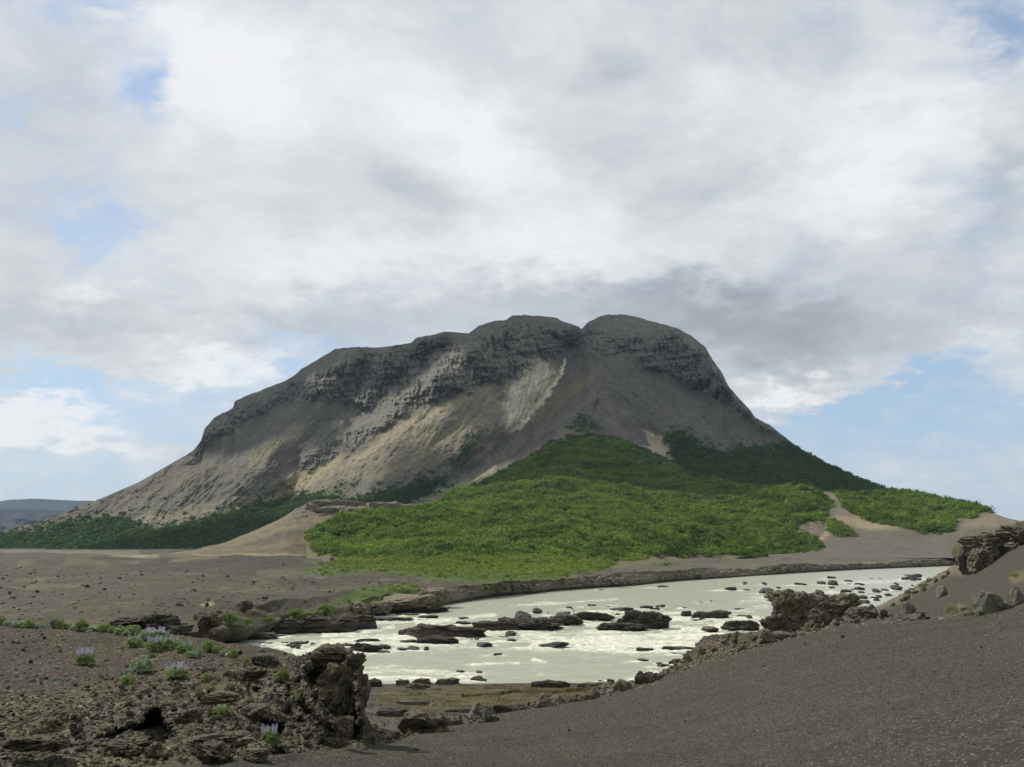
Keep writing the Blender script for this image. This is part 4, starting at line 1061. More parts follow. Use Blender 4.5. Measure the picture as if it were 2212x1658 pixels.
def rock_shape(seed, sub=3, kind='lava'):
    v, f = ICO[sub]; v = v.copy(); rs = np.random.RandomState(seed)
    if kind == 'ledge':                        # flat, long, layered slab with a ragged outline
        ang = np.arctan2(v[:, 1], v[:, 0])
        v = np.sign(v) * np.abs(v) ** np.array([0.8, 0.7, 0.6])
        out = 1 + 0.30 * fbm(np.cos(ang) * 1.6 + seed, np.sin(ang) * 1.6, 0.3, 4, 0.6)
        v[:, :2] *= out[:, None]
        v *= np.array([1.0, 0.42, 0.22])
        for k in range(5):
            a_ = rs.uniform(0, 6.28); nrm = np.array([math.cos(a_), math.sin(a_) * 0.9, rs.uniform(-0.2, 0.5)]); nrm /= np.linalg.norm(nrm)
            d = rs.uniform(0.45, 0.9) if abs(nrm[0]) > 0.5 else rs.uniform(0.26, 0.4)
            ov = np.maximum(v @ nrm - d, 0); v -= ov[:, None] * nrm * 0.9
        v[:, 2] *= 1 + 0.75 * fbm(v[:, 0] * 2.4 + seed, v[:, 1] * 2.5, 0.4, 4, 0.6)
        lay = perlin(v[:, 2] * 22 + seed, fbm(v[:, 0] * 2, v[:, 1] * 2, seed, 2), 0.5)
        v[:, :2] *= 1 + np.sign(lay)[:, None] * np.minimum(np.abs(lay) * 4, 1)[:, None] * 0.05
        v = v / np.array([1.0, 0.42, 0.22]); v = cells(v, seed, 26, 0.05, 0.14); v = v * np.array([1.0, 0.42, 0.22])
        n = fbm(v[:, 0] * 5 + seed, v[:, 1] * 7, v[:, 2] * 14, 5, 0.65)
        v += v / (np.linalg.norm(v, axis=1)[:, None] + .2) * n[:, None] * 0.10
    else:
        v *= rs.uniform(0.8, 1.1, 3) * np.array([1.0, 0.85, 0.72])
        for k in range(13 if kind == 'block' else 8):
            nrm = rs.normal(size=3); nrm /= np.linalg.norm(nrm)
            d = rs.uniform(0.45, 0.78); s_ = v @ nrm
            ov = np.maximum(s_ - d, 0); v -= ov[:, None] * nrm * 0.96
        r = 1.0 + fbm(v[:, 0] * 1.3 + seed, v[:, 1] * 1.3, v[:, 2] * 1.3, 4, 0.6) * (0.30 if kind == 'lava' else 0.14)
        v *= r[:, None]
        n = fbm(v[:, 0] * 4.2 + seed, v[:, 1] * 4.2, v[:, 2] * 4.2, 4, 0.65, ridged=(kind == 'lava'))
        v = cells(v, seed, 30 if kind == 'lava' else 16, 0.07 if kind == 'lava' else 0.05, 0.10 if kind == 'lava' else 0.05)
        v += v * n[:, None] * (0.13 if kind == 'lava' else 0.05)
        if sub > 2:
            v += v * fbm(v[:, 0] * 9 + seed, v[:, 1] * 9, v[:, 2] * 9, 3, 0.6)[:, None] * (0.10 if kind == 'lava' else 0.06)
    return v, f


def rock_material(name, ca, cb, cc, scale=3.0, rough=0.9, spec=0.2, wet=None, strata=0.0):
    """ca/cb body tones, cc lichen or dry crust; optional darker wet rock near the water level (z = 0)"""
    m = bpy.data.materials.new(name); m.use_nodes = True
    g = G(m.node_tree); b = m.node_tree.nodes['Principled BSDF']
    geo = g.node('ShaderNodeNewGeometry'); pos = geo.outputs['Position']
    n = g.noise(pos, scale, 6, 0.65); n2 = g.noise(pos, scale * 3.1, 5, 0.7); n3 = g.noise(pos, scale * 0.3, 3, 0.5)
    c = g.mix(g.ramp(n, 0.35, 0.65), ca + (1,), cb + (1,))
    c = g.mix(g.m('MULTIPLY', g.ramp(n2, 0.52, 0.7), g.ramp(n3, 0.35, 0.6)), c, cc + (1,))
    if strata:
        mpn = g.node('ShaderNodeMapping'); g.l.new(pos, mpn.inputs[0]); mpn.inputs['Scale'].default_value = (0.12, 0.12, strata)
        ns_ = g.noise(mpn.outputs[0], 1.0, 5, 0.7)
        c = g.mix(g.m('MULTIPLY', g.ramp(ns_, 0.50, 0.58), 0.75), c, (0.020, 0.015, 0.012, 1))
        c = g.mix(g.m('MULTIPLY', g.ramp(ns_, 0.42, 0.36), 0.5), c, cc + (1,))
        n = g.m('SUBTRACT', n, g.m('MULTIPLY', g.ramp(ns_, 0.50, 0.58), 0.5))
    oi = g.node('ShaderNodeObjectInfo').outputs['Random']
    vm = g.node('ShaderNodeVectorMath', operation='SCALE'); g.set(vm.inputs[0], c); g.set(vm.inputs['Scale'], g.m('ADD', 0.8, g.m('MULTIPLY', oi, 0.4))); c = vm.outputs[0]
    rgh = rough
    if wet:
        sz = g.node('ShaderNodeSeparateXYZ'); g.l.new(pos, sz.inputs[0])
        lvl = g.m('ADD', sz.outputs[2], g.m('MULTIPLY', g.m('SUBTRACT', n, 0.5), wet * 1.2))
        wm = g.ramp(lvl, wet * 1.25, wet * 0.75)
        c = g.mix(wm, c, (0.022, 0.018, 0.016, 1))
        rgh = g.m('SUBTRACT', rough, g.m('MULTIPLY', wm, 0.45))
    c = g.v('MULTIPLY', c, (0.98, 0.98, 0.87))
    g.set(b.inputs['Base Color'], c); g.set(b.inputs['Roughness'], rgh); b.inputs['Specular IOR Level'].default_value = spec
    bp = g.node('ShaderNodeBump'); bp.inputs['Distance'].default_value = 0.45 / scale; bp.inputs['Strength'].default_value = 1.0
    n4 = g.noise(pos, scale * 9.0, 4, 0.7)
    g.set(bp.inputs['Height'], g.m('ADD', g.m('ADD', n, g.m('MULTIPLY', n2, 0.6)), g.m('MULTIPLY', n4, 0.25))); g.l.new(bp.outputs[0], b.inputs['Normal'])
    return m


M_lava = rock_material('brown lava rock', (0.145, 0.124, 0.088), (0.072, 0.060, 0.044), (0.24, 0.21, 0.15), 4.0)
M_lava_dark = rock_material('dark lava rock', (0.058, 0.050, 0.042), (0.035, 0.030, 0.027), (0.10, 0.085, 0.06), 3.0)
M_grey = rock_material('grey boulder', (0.165, 0.155, 0.130), (0.105, 0.100, 0.084), (0.22, 0.21, 0.17), 3.0)
M_river = rock_material('river rock', (0.075, 0.064, 0.050), (0.042, 0.035, 0.028), (0.14, 0.125, 0.10), 1.6, wet=0.45, spec=0.4)
M_riverdark = rock_material('wet river rock', (0.040, 0.036, 0.034), (0.026, 0.023, 0.022), (0.075, 0.066, 0.056), 1.6, rough=0.6, spec=0.45, wet=0.25)
M_ledge = rock_material('layered brown ledge rock', (0.072, 0.056, 0.041), (0.038, 0.028, 0.021), (0.16, 0.135, 0.10), 1.6, wet=0.35, spec=0.35, strata=1.6)
M_tan = rock_material('tan cliff rock', (0.200, 0.172, 0.130), (0.115, 0.096, 0.072), (0.28, 0.25, 0.20), 1.4, wet=0.6)
M_pale = rock_material('pale stone', (0.42, 0.37, 0.30), (0.33, 0.28, 0.24), (0.5, 0.47, 0.42), 5.0)
M_shelfrock = rock_material('mauve shore rock', (0.15, 0.122, 0.105), (0.085, 0.066, 0.056), (0.21, 0.185, 0.155), 2.0)

VAR = {}
def variants(kind, n, sub):
    out = []
    for k in range(n):
        v, f = rock_shape(100 * len(VAR) + k * 7 + 3, sub, kind)
        out.append(tri_mesh(kind + '_rock', v, f, shade=False))
    VAR[kind] = out
variants('lava', 9, 4); variants('block', 9, 4); variants('ledge', 9, 4)
_matmesh = {}


def rock(name, kind, mat, loc, size, rz=None, k=None, tilt=0.15, sink=0.25, rnd=random):
    k = rnd.randrange(len(VAR[kind])) if k is None else k % len(VAR[kind])
    key = (kind, k, mat.name)
    if key not in _matmesh:
        me = VAR[kind][k].copy(); me.materials.clear(); me.materials.append(mat); _matmesh[key] = me
    o = bpy.data.objects.new(name, _matmesh[key])
    hz = {'lava': 0.7, 'block': 0.7, 'ledge': 0.2}[kind]
    o.scale = size
    o.location = (loc[0], loc[1], loc[2] + size[2] * hz * (1 - 2 * sink))
    o.rotation_euler = (rnd.uniform(-tilt, tilt), rnd.uniform(-tilt, tilt), rnd.uniform(0, 6.28) if rz is None else rz)
    COL.objects.link(o)
    if name in ('river_rock', 'rock_ledge'): WAKES.append((loc[0], loc[1], size[0]))
    return o


def on_water(x, y):
    D = float(D_at_z(x, y, 0.0)); return Vector(P(x, y, D))


def mpp(D):
    return D / FPX          # metres per picture pixel at distance D


# ---------------------------------------------------------------- rocks in the river
# (x, waterline y, width px, height px, kind, material, label)
RIV = [
    (955, 1378, 172, 32, 'ledge', M_ledge, 'long flat-topped brown rock ledge at the left end of the barrier across the river'),
    (935, 1391, 110, 17, 'ledge', M_ledge, 'lower dark ledge just below the long flat-topped ledge in the river'),
    (1065, 1364, 120, 28, 'ledge', M_ledge, 'middle length of the brown rock barrier in the river'),
    (1140, 1362, 130, 27, 'ledge', M_river, 'dark craggy length of the rock barrier right of the middle one'),
    (1232, 1352, 68, 24, 'ledge', M_river, 'rock ledge just right of the small waterfall gap in the barrier'),
    (1282, 1342, 70, 22, 'ledge', M_river, 'right-hand end ledge of the brown barrier in the river'),
    (1340, 1364, 96, 20, 'block', M_river, 'low left half of the pale craggy rock island in the rapids'),
    (1387, 1360, 96, 40, 'lava', M_river, 'tall right half of the pale craggy rock island in the rapids'),
    (1196, 1399, 58, 18, 'block', M_riverdark, 'smooth black rock alone in the white water'),
    (1046, 1397, 44, 15, 'block', M_riverdark, 'black rock left of the white water, below the long ledge'),
    (1104, 1387, 26, 10, 'block', M_riverdark, 'small black rock at the left end of the white water'),
    (1392, 1409, 48, 12, 'ledge', M_riverdark, 'flat dark slab in calm water left of the right shore'),
    (1456, 1405, 80, 9, 'ledge', M_riverdark, 'thin dark ledge reaching from the right shore into calm water'),
    (1533, 1366, 40, 20, 'block', M_tan, 'rounded tan boulder in foam near the right shore'),
    (1605, 1363, 62, 24, 'lava', M_river, 'dark craggy boulder in foam in front of the lava towers'),
    (1540, 1337, 92, 20, 'ledge', M_river, 'long dark island rock upstream of the rounded tan boulder'),
    (1484, 1333, 30, 16, 'ledge', M_river, 'small upright ledge left of the long dark island rock'),
    (1342, 1320, 46, 12, 'block', M_riverdark, 'dark rock with pointed right end upstream of the craggy island'),
    (1397, 1315, 28, 8, 'ledge', M_riverdark, 'flat dark rock right of the pointed dark rock in mid river'),
    (1419, 1316, 12, 6, 'block', M_riverdark, 'tiny dark rock beside the flat one in mid river'),
    (1334, 1331, 11, 9, 'block', M_riverdark, 'little upright dark rock in foam above the craggy island'),
    (1431, 1270, 26, 7, 'block', M_riverdark, 'lone dark rock close under the far bank'),
    (1300, 1276, 14, 4, 'block', M_riverdark, 'tiny dark rock off the far bank in calm water'),
    (1388, 1429, 22, 9, 'block', M_river, 'small humped rock in the calm pool near the right shore'),
    (1458, 1434, 26, 14, 'lava', M_river, 'dark rock at the pool edge, above the gravel crest'),
    (1076, 1416, 26, 5, 'ledge', M_riverdark, 'thin flat rock in calm water in mid pool'),
    (1031, 1437, 14, 3, 'ledge', M_riverdark, 'sliver of flat rock in the calm pool'),
    (723, 1407, 32, 14, 'block', M_riverdark, 'black rock at the right edge of the foaming chute'),
    (745, 1398, 40, 8, 'ledge', M_riverdark, 'flat black rock upstream of the foaming chute'),
    (790, 1410, 60, 20, 'lava', M_river, 'craggy dark rock behind the lava tower top'),
    (828, 1404, 30, 16, 'block', M_river, 'rock on the left side of the small white gap behind the tower'),
    (829, 1411, 28, 10, 'block', M_riverdark, 'low wet rock in front of the small white gap'),
    (868, 1405, 22, 9, 'block', M_riverdark, 'leftmost rock of the three-rock row in calm water'),
    (892, 1405, 28, 14, 'block', M_riverdark, 'middle rock of the three-rock row in calm water'),
    (921, 1406, 14, 15, 'block', M_riverdark, 'upright right-hand rock of the three-rock row'),
    (884, 1389, 40, 11, 'block', M_riverdark, 'smooth wet rock hump under the low ledge, water pouring round it'),
    (630, 1400, 36, 10, 'ledge', M_riverdark, 'flat wet slab on the left of the foaming chute'),
    (640, 1392, 44, 6, 'ledge', M_riverdark, 'thin wet slab upstream on the left of the chute'),
    (575, 1392, 40, 4, 'ledge', M_riverdark, 'thin black slab in the left arm of the river'),
    (585, 1377, 60, 4, 'ledge', M_riverdark, 'long thin black slab close to the left arm bank'),
    (800, 1388, 60, 9, 'ledge', M_riverdark, 'dark flat rock between chute and long ledge'),
    (845, 1343, 100, 11, 'ledge', M_riverdark, 'smooth wet rock sill the water slides over near the far bank'),
    (925, 1337, 44, 9, 'ledge', M_riverdark, 'wet rock at the right end of the sliding sill'),
    (880, 1330, 60, 5, 'ledge', M_riverdark, 'thin wet sill rock against the far bank'),
    (1001, 1338, 22, 8, 'block', M_riverdark, 'little wet rock in foam above the long ledge'),
    (995, 1454, 22, 10, 'block', M_river, 'dark rock standing in water left of the round grey one'),
    (1034, 1452 + 4, 20, 10, 'block', M_grey, 'round grey rock in the water off the brown shelf'),
    (1020, 1465, 14, 7, 'block', M_river, 'small dark rock between the shelf and the round grey rock'),
    (1033, 1472, 26, 14, 'lava', M_shelfrock, 'grey-brown rock on the outer edge of the shelf'),
    (1190, 1474, 14, 5, 'block', M_river, 'small rock in still water off the shelf, left of a pair'),
    (1296, 1473, 10, 5, 'block', M_river, 'left small rock of a pair off the shelf'),
    (1317, 1474, 12, 5, 'block', M_river, 'right small rock of a pair off the shelf'),
]
CRAGGY = {1232, 1282, 1340, 1387, 1605, 1140, 790}
for i, (x, y, w, h, kd, mat, lab) in enumerate(RIV):
    if x in CRAGGY: continue
    p = on_water(x, y); s_ = mpp(p.y)
    hw, hh = w * s_ / 2, h * s_ * 0.68
    if kd == 'ledge':
        size = (hw * 1.12, hw * (1.2 if w < 70 else 0.85), hh / 0.34)
        p.y += hw * 0.25
        o = rock('rock_ledge', kd, mat, p, size, rz=random.uniform(-0.12, 0.12), k=i, tilt=0.02, sink=0.16)
        o.scale[1] = min(o.scale[1], 9.0)
    else:
        size = (hw / 0.82, hw / 0.9, hh / 1.05)
        o = rock('river_rock', kd, mat, p, size, rz=random.uniform(-0.4, 0.4), k=i, tilt=0.08, sink=0.24)
        o.scale[1] = min(o.scale[1], 6.0)
    tag(o, lab, 'rock ledge' if kd == 'ledge' else 'rock', 'rocks standing in the river')

# small rocks scattered in the rapids: seen as dashes of dark stone
rs = random.Random(5)
SCAT = [('mid rapids above the brown barrier', [(1100, 1335), (1500, 1318), (1560, 1300), (1400, 1298), (1150, 1318)], 22, 18),
        ('upstream water below the far bank', [(1580, 1262), (2000, 1240), (1960, 1256), (1880, 1300), (1640, 1305), (1560, 1300)], 44, 26),
        ('shallows along the right shore', [(1880, 1308), (1940, 1284), (2010, 1246), (1960, 1246), (1840, 1300)], 26, 22),
        ('rapids between towers and island rocks', [(1500, 1350), (1650, 1340), (1660, 1315), (1480, 1318)], 26, 16),
        ('foam left of the chute', [(590, 1392), (660, 1386), (700, 1392), (640, 1404)], 12, 18),
        ('shallows off the right-hand rubble shore', [(1400, 1470), (1450, 1440), (1500, 1412), (1470, 1410), (1400, 1440), (1375, 1462)], 22, 20),
        ('white water along the brown barrier', [(850, 1364), (1000, 1348), (1300, 1326), (1310, 1334), (1200, 1346), (1000, 1362), (860, 1374)], 18, 34),
        ('water below the brown barrier', [(1000, 1385), (1130, 1380), (1150, 1372), (1060, 1376)], 9, 20)]
for zone_name, poly, n, wmax in SCAT:
    xs = [p[0] for p in poly]; ys = [p[1] for p in poly]; c = 0
    while c < n:
        x, y = rs.uniform(min(xs), max(xs)), rs.uniform(min(ys), max(ys))
        if inside(np.array([x]), np.array([y]), poly)[0] < 0: continue
        c += 1
        p = on_water(x, y); w = wmax * (0.3 + 1.1 * rs.random() ** 2); s_ = mpp(p.y)
        kd = 'ledge' if rs.random() < 0.6 else 'block'
        hh = w * (0.16 if kd == 'ledge' else 0.38) * rs.uniform(0.8, 1.3) * s_
        o = rock('river_rock', kd, M_riverdark if rs.random() < 0.75 else M_river, p, (w * s_ / 2 * 1.1, w * s_ * rs.uniform(0.5, 0.9), hh / (0.3 if kd == 'ledge' else 1.0)),
                 rz=rs.uniform(-0.3, 0.3), tilt=0.04, sink=0.2, rnd=rs)
        tag(o, 'one of the small dark rocks in the ' + zone_name, 'rock', 'small rocks in the ' + zone_name)


def place(sheet, name, kd, mat, x, y, w, h, lab, cat='rock', group=None, rz=None, k=None, tilt=0.2, sink=0.22, rnd=random, fwd=0.0):
    p = lookup(sheet, x, y); s_ = mpp(p.y)
    hw, hh = w * s_ / 2, h * s_
    if kd == 'ledge':
        size = (hw, hw * 0.9, hh / 0.3)
    else:
        size = (hw / 0.82, hw / 0.85, hh / 1.0)
    p.y += fwd
    o = rock(name, kd, mat, p, size, rz=rz, k=k, tilt=tilt, sink=sink, rnd=rnd)
    return tag(o, lab, cat, group)


def crag(name, mat, x, y, D, w, h, depth, seed, lab, cat='rock outcrop', rough=0.32, sub=5, over=0.0, group=None, sx=1.0, kindcut=9):
    """a large lava crag with its base at picture (x, y) at distance D; w, h in picture pixels, depth in metres"""
    v, f = ICO[sub]; v = v.copy(); r_ = np.random.RandomState(seed)
    v = np.sign(v) * np.abs(v) ** 0.75
    for k in range(kindcut):
        nrm = r_.normal(size=3); nrm[2] *= 0.5; nrm /= np.linalg.norm(nrm)
        d = r_.uniform(0.55, 0.9); s_ = v @ nrm; ov = np.maximum(s_ - d, 0); v -= ov[:, None] * nrm * 0.9
    v *= (1 + fbm(v[:, 0] * 1.4 + seed, v[:, 1] * 1.4, v[:, 2] * 1.4, 4, 0.6) * rough)[:, None]
    # undercut: the foot is drawn in so that the top overhangs
    v[:, :2] *= (1 - over * smooth(0.3, -0.7, v[:, 2]))[:, None]
    rg = fbm(v[:, 0] * 4 + seed, v[:, 1] * 4, v[:, 2] * 3.6, 5, 0.62, ridged=True)
    nn = v / (np.linalg.norm(v, axis=1)[:, None] + 1e-6)
    v += nn * (rg[:, None] * rough * 0.32)
    v += nn * (np.minimum(0, fbm(v[:, 0] * 2.6 + seed, v[:, 1] * 2.6, v[:, 2] * 2.6 + 4, 3, 0.5) + 0.12)[:, None] * rough * 1.5)
    if sub >= 5:
        v = cells(v, seed, 70, rough * 0.22, rough * 0.34); v = cells(v, seed + 5, 260, rough * 0.10, rough * 0.16)
        v += nn * (fbm(v[:, 0] * 14 + seed, v[:, 1] * 14, v[:, 2] * 16, 4, 0.65)[:, None] * rough * 0.22)
    else:
        v = cells(v, seed, 40, rough * 0.20, rough * 0.30)
        v += nn * (fbm(v[:, 0] * 9 + seed, v[:, 1] * 9, v[:, 2] * 11, 4, 0.65)[:, None] * rough * 0.22)
    p = Vector(P(x, y, D)); s_ = mpp(D)
    sc = np.array([w * s_ / 2 / 0.95, depth / 2, h * s_ / 1.75])
    me = tri_mesh(name, v * sc, f, False); me.materials.append(mat)
    o = bpy.data.objects.new(name, me); o.location = (p.x, p.y + depth * 0.25, p.z + h * s_ * 0.42)
    COL.objects.link(o)
    return tag(o, lab, cat, group)


for i, (x, y, w, h, kd, mat, lab) in enumerate(RIV):
    if x not in CRAGGY: continue
    D_ = on_water(x, y).y; wm = w * mpp(D_)
    WAKES.append((on_water(x, y).x, D_, wm / 2))
    crag('river_rock', mat, x, y + 1.5, D_, w * 1.12, h * 0.95, min(wm * 0.6, 6.0), 120 + i, lab, cat='rock', rough=0.42, sub=5, group='rocks standing in the river', kindcut=6)

# ---- layered ledge and tan cliffs of the far bank
for (x, y, D, w, h, dp, sd, mat, lab) in [
        (870, 1322, 222, 120, 36, 12, 21, M_tan, 'pale tan cliff block on the far bank, left of the rock with the deep cleft'),
        (905, 1318, 226, 50, 38, 9, 22, M_tan, 'tan bank crag split by a deep shaded cleft'),
        (820, 1326, 214, 60, 24, 8, 25, M_tan, 'lower tan bank crag left of the pale cliff block'),
        (770, 1330, 205, 36, 26, 6, 26, M_tan, 'small rounded crag beside the green bank shrubs'),
        (945, 1308, 238, 60, 34, 10, 23, M_tan, 'dark-capped bank crag at the right end of the tan cliffs'),
        (1300, 1262, 340, 30, 16, 7, 27, M_tan, 'small grey crag standing on the far bank edge under the meadow'),
        (1335, 1261, 342, 26, 12, 6, 28, M_tan, 'low grey crag right of the small one under the meadow'),
        (1130, 1278, 302, 60, 18, 7, 29, M_tan, 'low crag on the far bank below the meadow corner')]:
    crag('bank_crag', mat, x, y, D, w, h, dp, sd, lab, rough=0.34, sub=4, over=0.06)
for (x, y, w, h, sd, lab) in [(600, 1371, 90, 30, 0, 'left end of the layered brown ledge along the left arm of the river'), (690, 1369, 130, 28, 3, 'middle length of the layered brown ledge along the left arm'),
                              (770, 1361, 80, 26, 5, 'right end of the layered brown ledge beside the wet sill'), (560, 1383, 70, 12, 2, 'low reddish ledge at the tip of the left arm'), (900, 1325, 150, 9, 6, 'thin dark ledge at the foot of the tan cliffs')]:
    p = on_water(x, y); s_ = mpp(p.y)
    o = rock('bank_ledge', 'ledge', M_ledge, p + Vector((0, 2.5, 0)), (w * s_ / 2 * 1.1, 7.0, h * s_ / 0.32), rz=0.06, k=sd, tilt=0.015, sink=0.15)
    tag(o, lab, 'rock ledge', 'layered ledges of the far bank')

# ---- lava towers on the right shore
crag('lava_tower', M_tan, 1716, 1368, 112, 92, 84, 4.5, 33, 'tall lava tower with a knobbly cap above the right-hand shore', rough=0.38, over=0.05)
crag('lava_tower', M_tan, 1712, 1316, 113, 84, 36, 4.0, 34, 'knobbly dark cap block on top of the tall lava tower', cat='rock', rough=0.42, over=0.3)
crag('lava_crag', M_lava, 1680, 1376, 108, 60, 42, 3.0, 35, 'lower left shoulder crag at the foot of the tall lava tower', rough=0.38)
crag('lava_crag', M_tan, 1806, 1356, 116, 140, 66, 5.0, 36, 'broad tan lava crag right of the tall tower', rough=0.38)
crag('lava_crag', M_lava, 1768, 1372, 104, 62, 48, 3.0, 37, 'crag beside the black gap between tower and broad crag', rough=0.38)
crag('lava_crag', M_lava, 1868, 1350, 100, 70, 34, 3.5, 38, 'low lava crag at the right foot of the broad one', rough=0.36)
crag('lava_crag', M_tan, 1660, 1390, 104, 46, 26, 2.4, 39, 'small rounded crag left of the tower foot', rough=0.32, sub=4)
crag('lava_crag', M_lava, 1700, 1386, 98, 50, 20, 2.2, 40, 'brown boulder in front of the tower foot with a shaded hollow', rough=0.32, sub=4)
place('shore_rubble', 'boulder', 'block', M_grey, 1964, 1334, 30, 34, 'grey boulder on the crest, right of the lava crags', k=2)
place('shore_rubble', 'boulder', 'lava', M_lava, 1886, 1336, 26, 24, 'round brown boulder on the skyline of the crest at the water', k=1)
place('shore_rubble', 'boulder', 'lava', M_lava_dark, 1912, 1346, 16, 24, 'small pointed dark boulder on the gravel crest', k=5)
place('shore_rubble', 'boulder', 'lava', M_lava_dark, 1993, 1341, 14, 14, 'little dark stone on the crest left of the yellow tuft', k=3)
for (x, y, w, h, sd, lab) in [(2132, 1326, 66, 44, 3, 'large grey boulder with a shadowed foot on the gravel crest'), (2200, 1308, 46, 34, 6, 'pale round-topped boulder at the right edge of the gravel crest'), (2175, 1316, 30, 12, 4, 'low grey stone between the two large crest boulders')]:
    place('gravel_slope', 'boulder', 'block', M_grey, x, y, w, h, lab, k=sd, tilt=0.1, rz=0.4)

# ---- outcrop on the far right slope
crag('lava_outcrop', M_lava, 2096, 1236, 205, 52, 72, 7, 51, 'overhanging lava head jutting out at the left end of the right-hand outcrop', rough=0.30, over=0.35)
crag('lava_outcrop', M_lava, 2160, 1206, 200, 120, 54, 10, 52, 'broad lava mass behind the overhanging head on the right slope', rough=0.30, over=0.05)
crag('lava_outcrop', M_lava, 2240, 1186, 195, 150, 54, 10, 53, 'lava mass cut by the right edge of the view', rough=0.30)
crag('lava_outcrop', M_lava, 2120, 1232, 195, 50, 44, 6, 54, 'lower lava block under the right side of the overhanging head', rough=0.30, over=0.2)
for k in range(16):
    x = rs.uniform(1900, 2050); y = 1312 - (x - 1902) * 0.566 + rs.uniform(4, 26)
    place('gravel_bank', 'stone', 'block', M_tan if k % 3 else M_grey, x, y, rs.uniform(8, 22), rs.uniform(6, 13), 'one of the tan stones lying along the far right shore', group='stones along the far right shore', rnd=rs)
place('gravel_bank', 'boulder', 'block', M_grey, 2035, 1290, 26, 22, 'grey boulder part-way up the gravel bank', k=1)

# ---- rim rock along the flat top of the mound
for i, (x, y, w, h) in enumerate([(690, 1092, 44, 9), (728, 1090, 46, 10), (768, 1092, 50, 9), (812, 1094, 46, 8), (852, 1096, 44, 8), (895, 1098, 44, 7), (705, 1106, 60, 9), (770, 1108, 60, 8), (672, 1100, 30, 10)]):
    p = lookup('mound', x, y); s_ = mpp(p.y)
    o = rock('rim_rock', 'ledge', M_tan, p, (w * s_ / 2 * 1.1, 6.0, h * s_ / 0.34), rz=random.uniform(-0.1, 0.1), k=i, tilt=0.02, sink=0.2)
    tag(o, 'layered tan rim rock on the mound, ' + ['at the top left corner', 'second from the left on the top', 'in the middle of the top left half', 'in the middle of the top', 'right of the middle of the top', 'farthest right on the top', 'in the lower row, left', 'in the lower row, right', 'at the leftmost shoulder'][i], 'rock ledge', 'rim rocks of the mound')
build_river()
# ================================================================ VEGETATION
M_leaf = foliage_material('birch scrub leaves', (0.036, 0.078, 0.012), (0.195, 0.290, 0.042), 0.42)
M_leaf_far = foliage_material('distant scrub leaves', (0.028, 0.070, 0.012), (0.080, 0.150, 0.022), 0.35)
M_low = foliage_material('low willow and grass', (0.120, 0.180, 0.024), (0.230, 0.270, 0.055), 0.40)
M_bush = foliage_material('bank bush leaves', (0.070, 0.130, 0.018), (0.150, 0.220, 0.035), 0.40)
M_lup = foliage_material('lupine leaves', (0.140, 0.200, 0.050), (0.250, 0.310, 0.110), 0.35)
M_lup_pale = foliage_material('pale budding lupine leaves', (0.210, 0.300, 0.150), (0.300, 0.370, 0.210), 0.3)
M_flower = foliage_material('lilac lupine flowers', (0.36, 0.35, 0.48), (0.52, 0.52, 0.60), 0.2)
M_flower_pale = foliage_material('faded lupine flowers', (0.36, 0.36, 0.42), (0.48, 0.48, 0.50), 0.2)
M_wood = plain_material('birch twigs', (0.09, 0.07, 0.055))
M_straw = foliage_material('dry grass', (0.20, 0.21, 0.10), (0.32, 0.29, 0.16), 0.3)


def leaf_cloud(name, n, seed, leaf=0.3, flat=0.7, mat=None):
    """many small leaf faces spread through an uneven crown of radius about 1, base at z = 0"""
    r_ = np.random.RandomState(seed)
    lobes = [(r_.uniform(-0.45, 0.45), r_.uniform(-0.45, 0.45), r_.uniform(0.3, 0.85) * flat, r_.uniform(0.35, 0.6)) for _ in range(6)]
    V, F = [], []
    for i in range(n):
        L = lobes[r_.randint(len(lobes))]
        d = r_.normal(size=3); d /= np.linalg.norm(d); rr = L[3] * r_.uniform(0.55, 1.05)
        c = np.array([L[0], L[1], L[2]]) + d * rr * np.array([1, 1, flat])
        if c[2] < 0.02: c[2] = abs(c[2]) * 0.5
        nrm = d + r_.normal(size=3) * 0.5 + np.array([0, 0, 0.4]); nrm /= np.linalg.norm(nrm)
        a = np.cross(nrm, r_.normal(size=3)); a /= np.linalg.norm(a); b_ = np.cross(nrm, a)
        s_ = leaf * r_.uniform(0.6, 1.3)
        k = len(V)
        V += [c - a * s_ * 0.5, c - b_ * s_ * 0.3, c + a * s_ * 0.5, c + b_ * s_ * 0.3]
        F.append((k, k + 1, k + 2, k + 3))
    me = tri_mesh(name, np.array(V), np.array(F), False)
    if mat: me.materials.append(mat)
    return me


def stems(name, n, seed, h, spread, r0, mat):
    r_ = np.random.RandomState(seed); V, F = [], []
    for i in range(n):
        a = r_.uniform(0, 6.28); tip = np.array([math.cos(a) * spread * r_.uniform(0.3, 1), math.sin(a) * spread * r_.uniform(0.3, 1), h * r_.uniform(0.7, 1)])
        mid = tip * np.array([0.4, 0.4, 0.55]); k = len(V)
        for q, (p, w) in enumerate(((np.zeros(3), r0), (mid, r0 * 0.7), (tip, r0 * 0.3))):
            for j in range(4):
                V.append(p + np.array([math.cos(j * 1.571) * w, math.sin(j * 1.571) * w, 0]))
        for q in range(2):
            for j in range(4):
                F.append((k + q * 4 + j, k + q * 4 + (j + 1) % 4, k + q * 4 + 4 + (j + 1) % 4, k + q * 4 + 4 + j))
    me = tri_mesh(name, np.array(V), np.array(F), False); me.materials.append(mat)
    return me


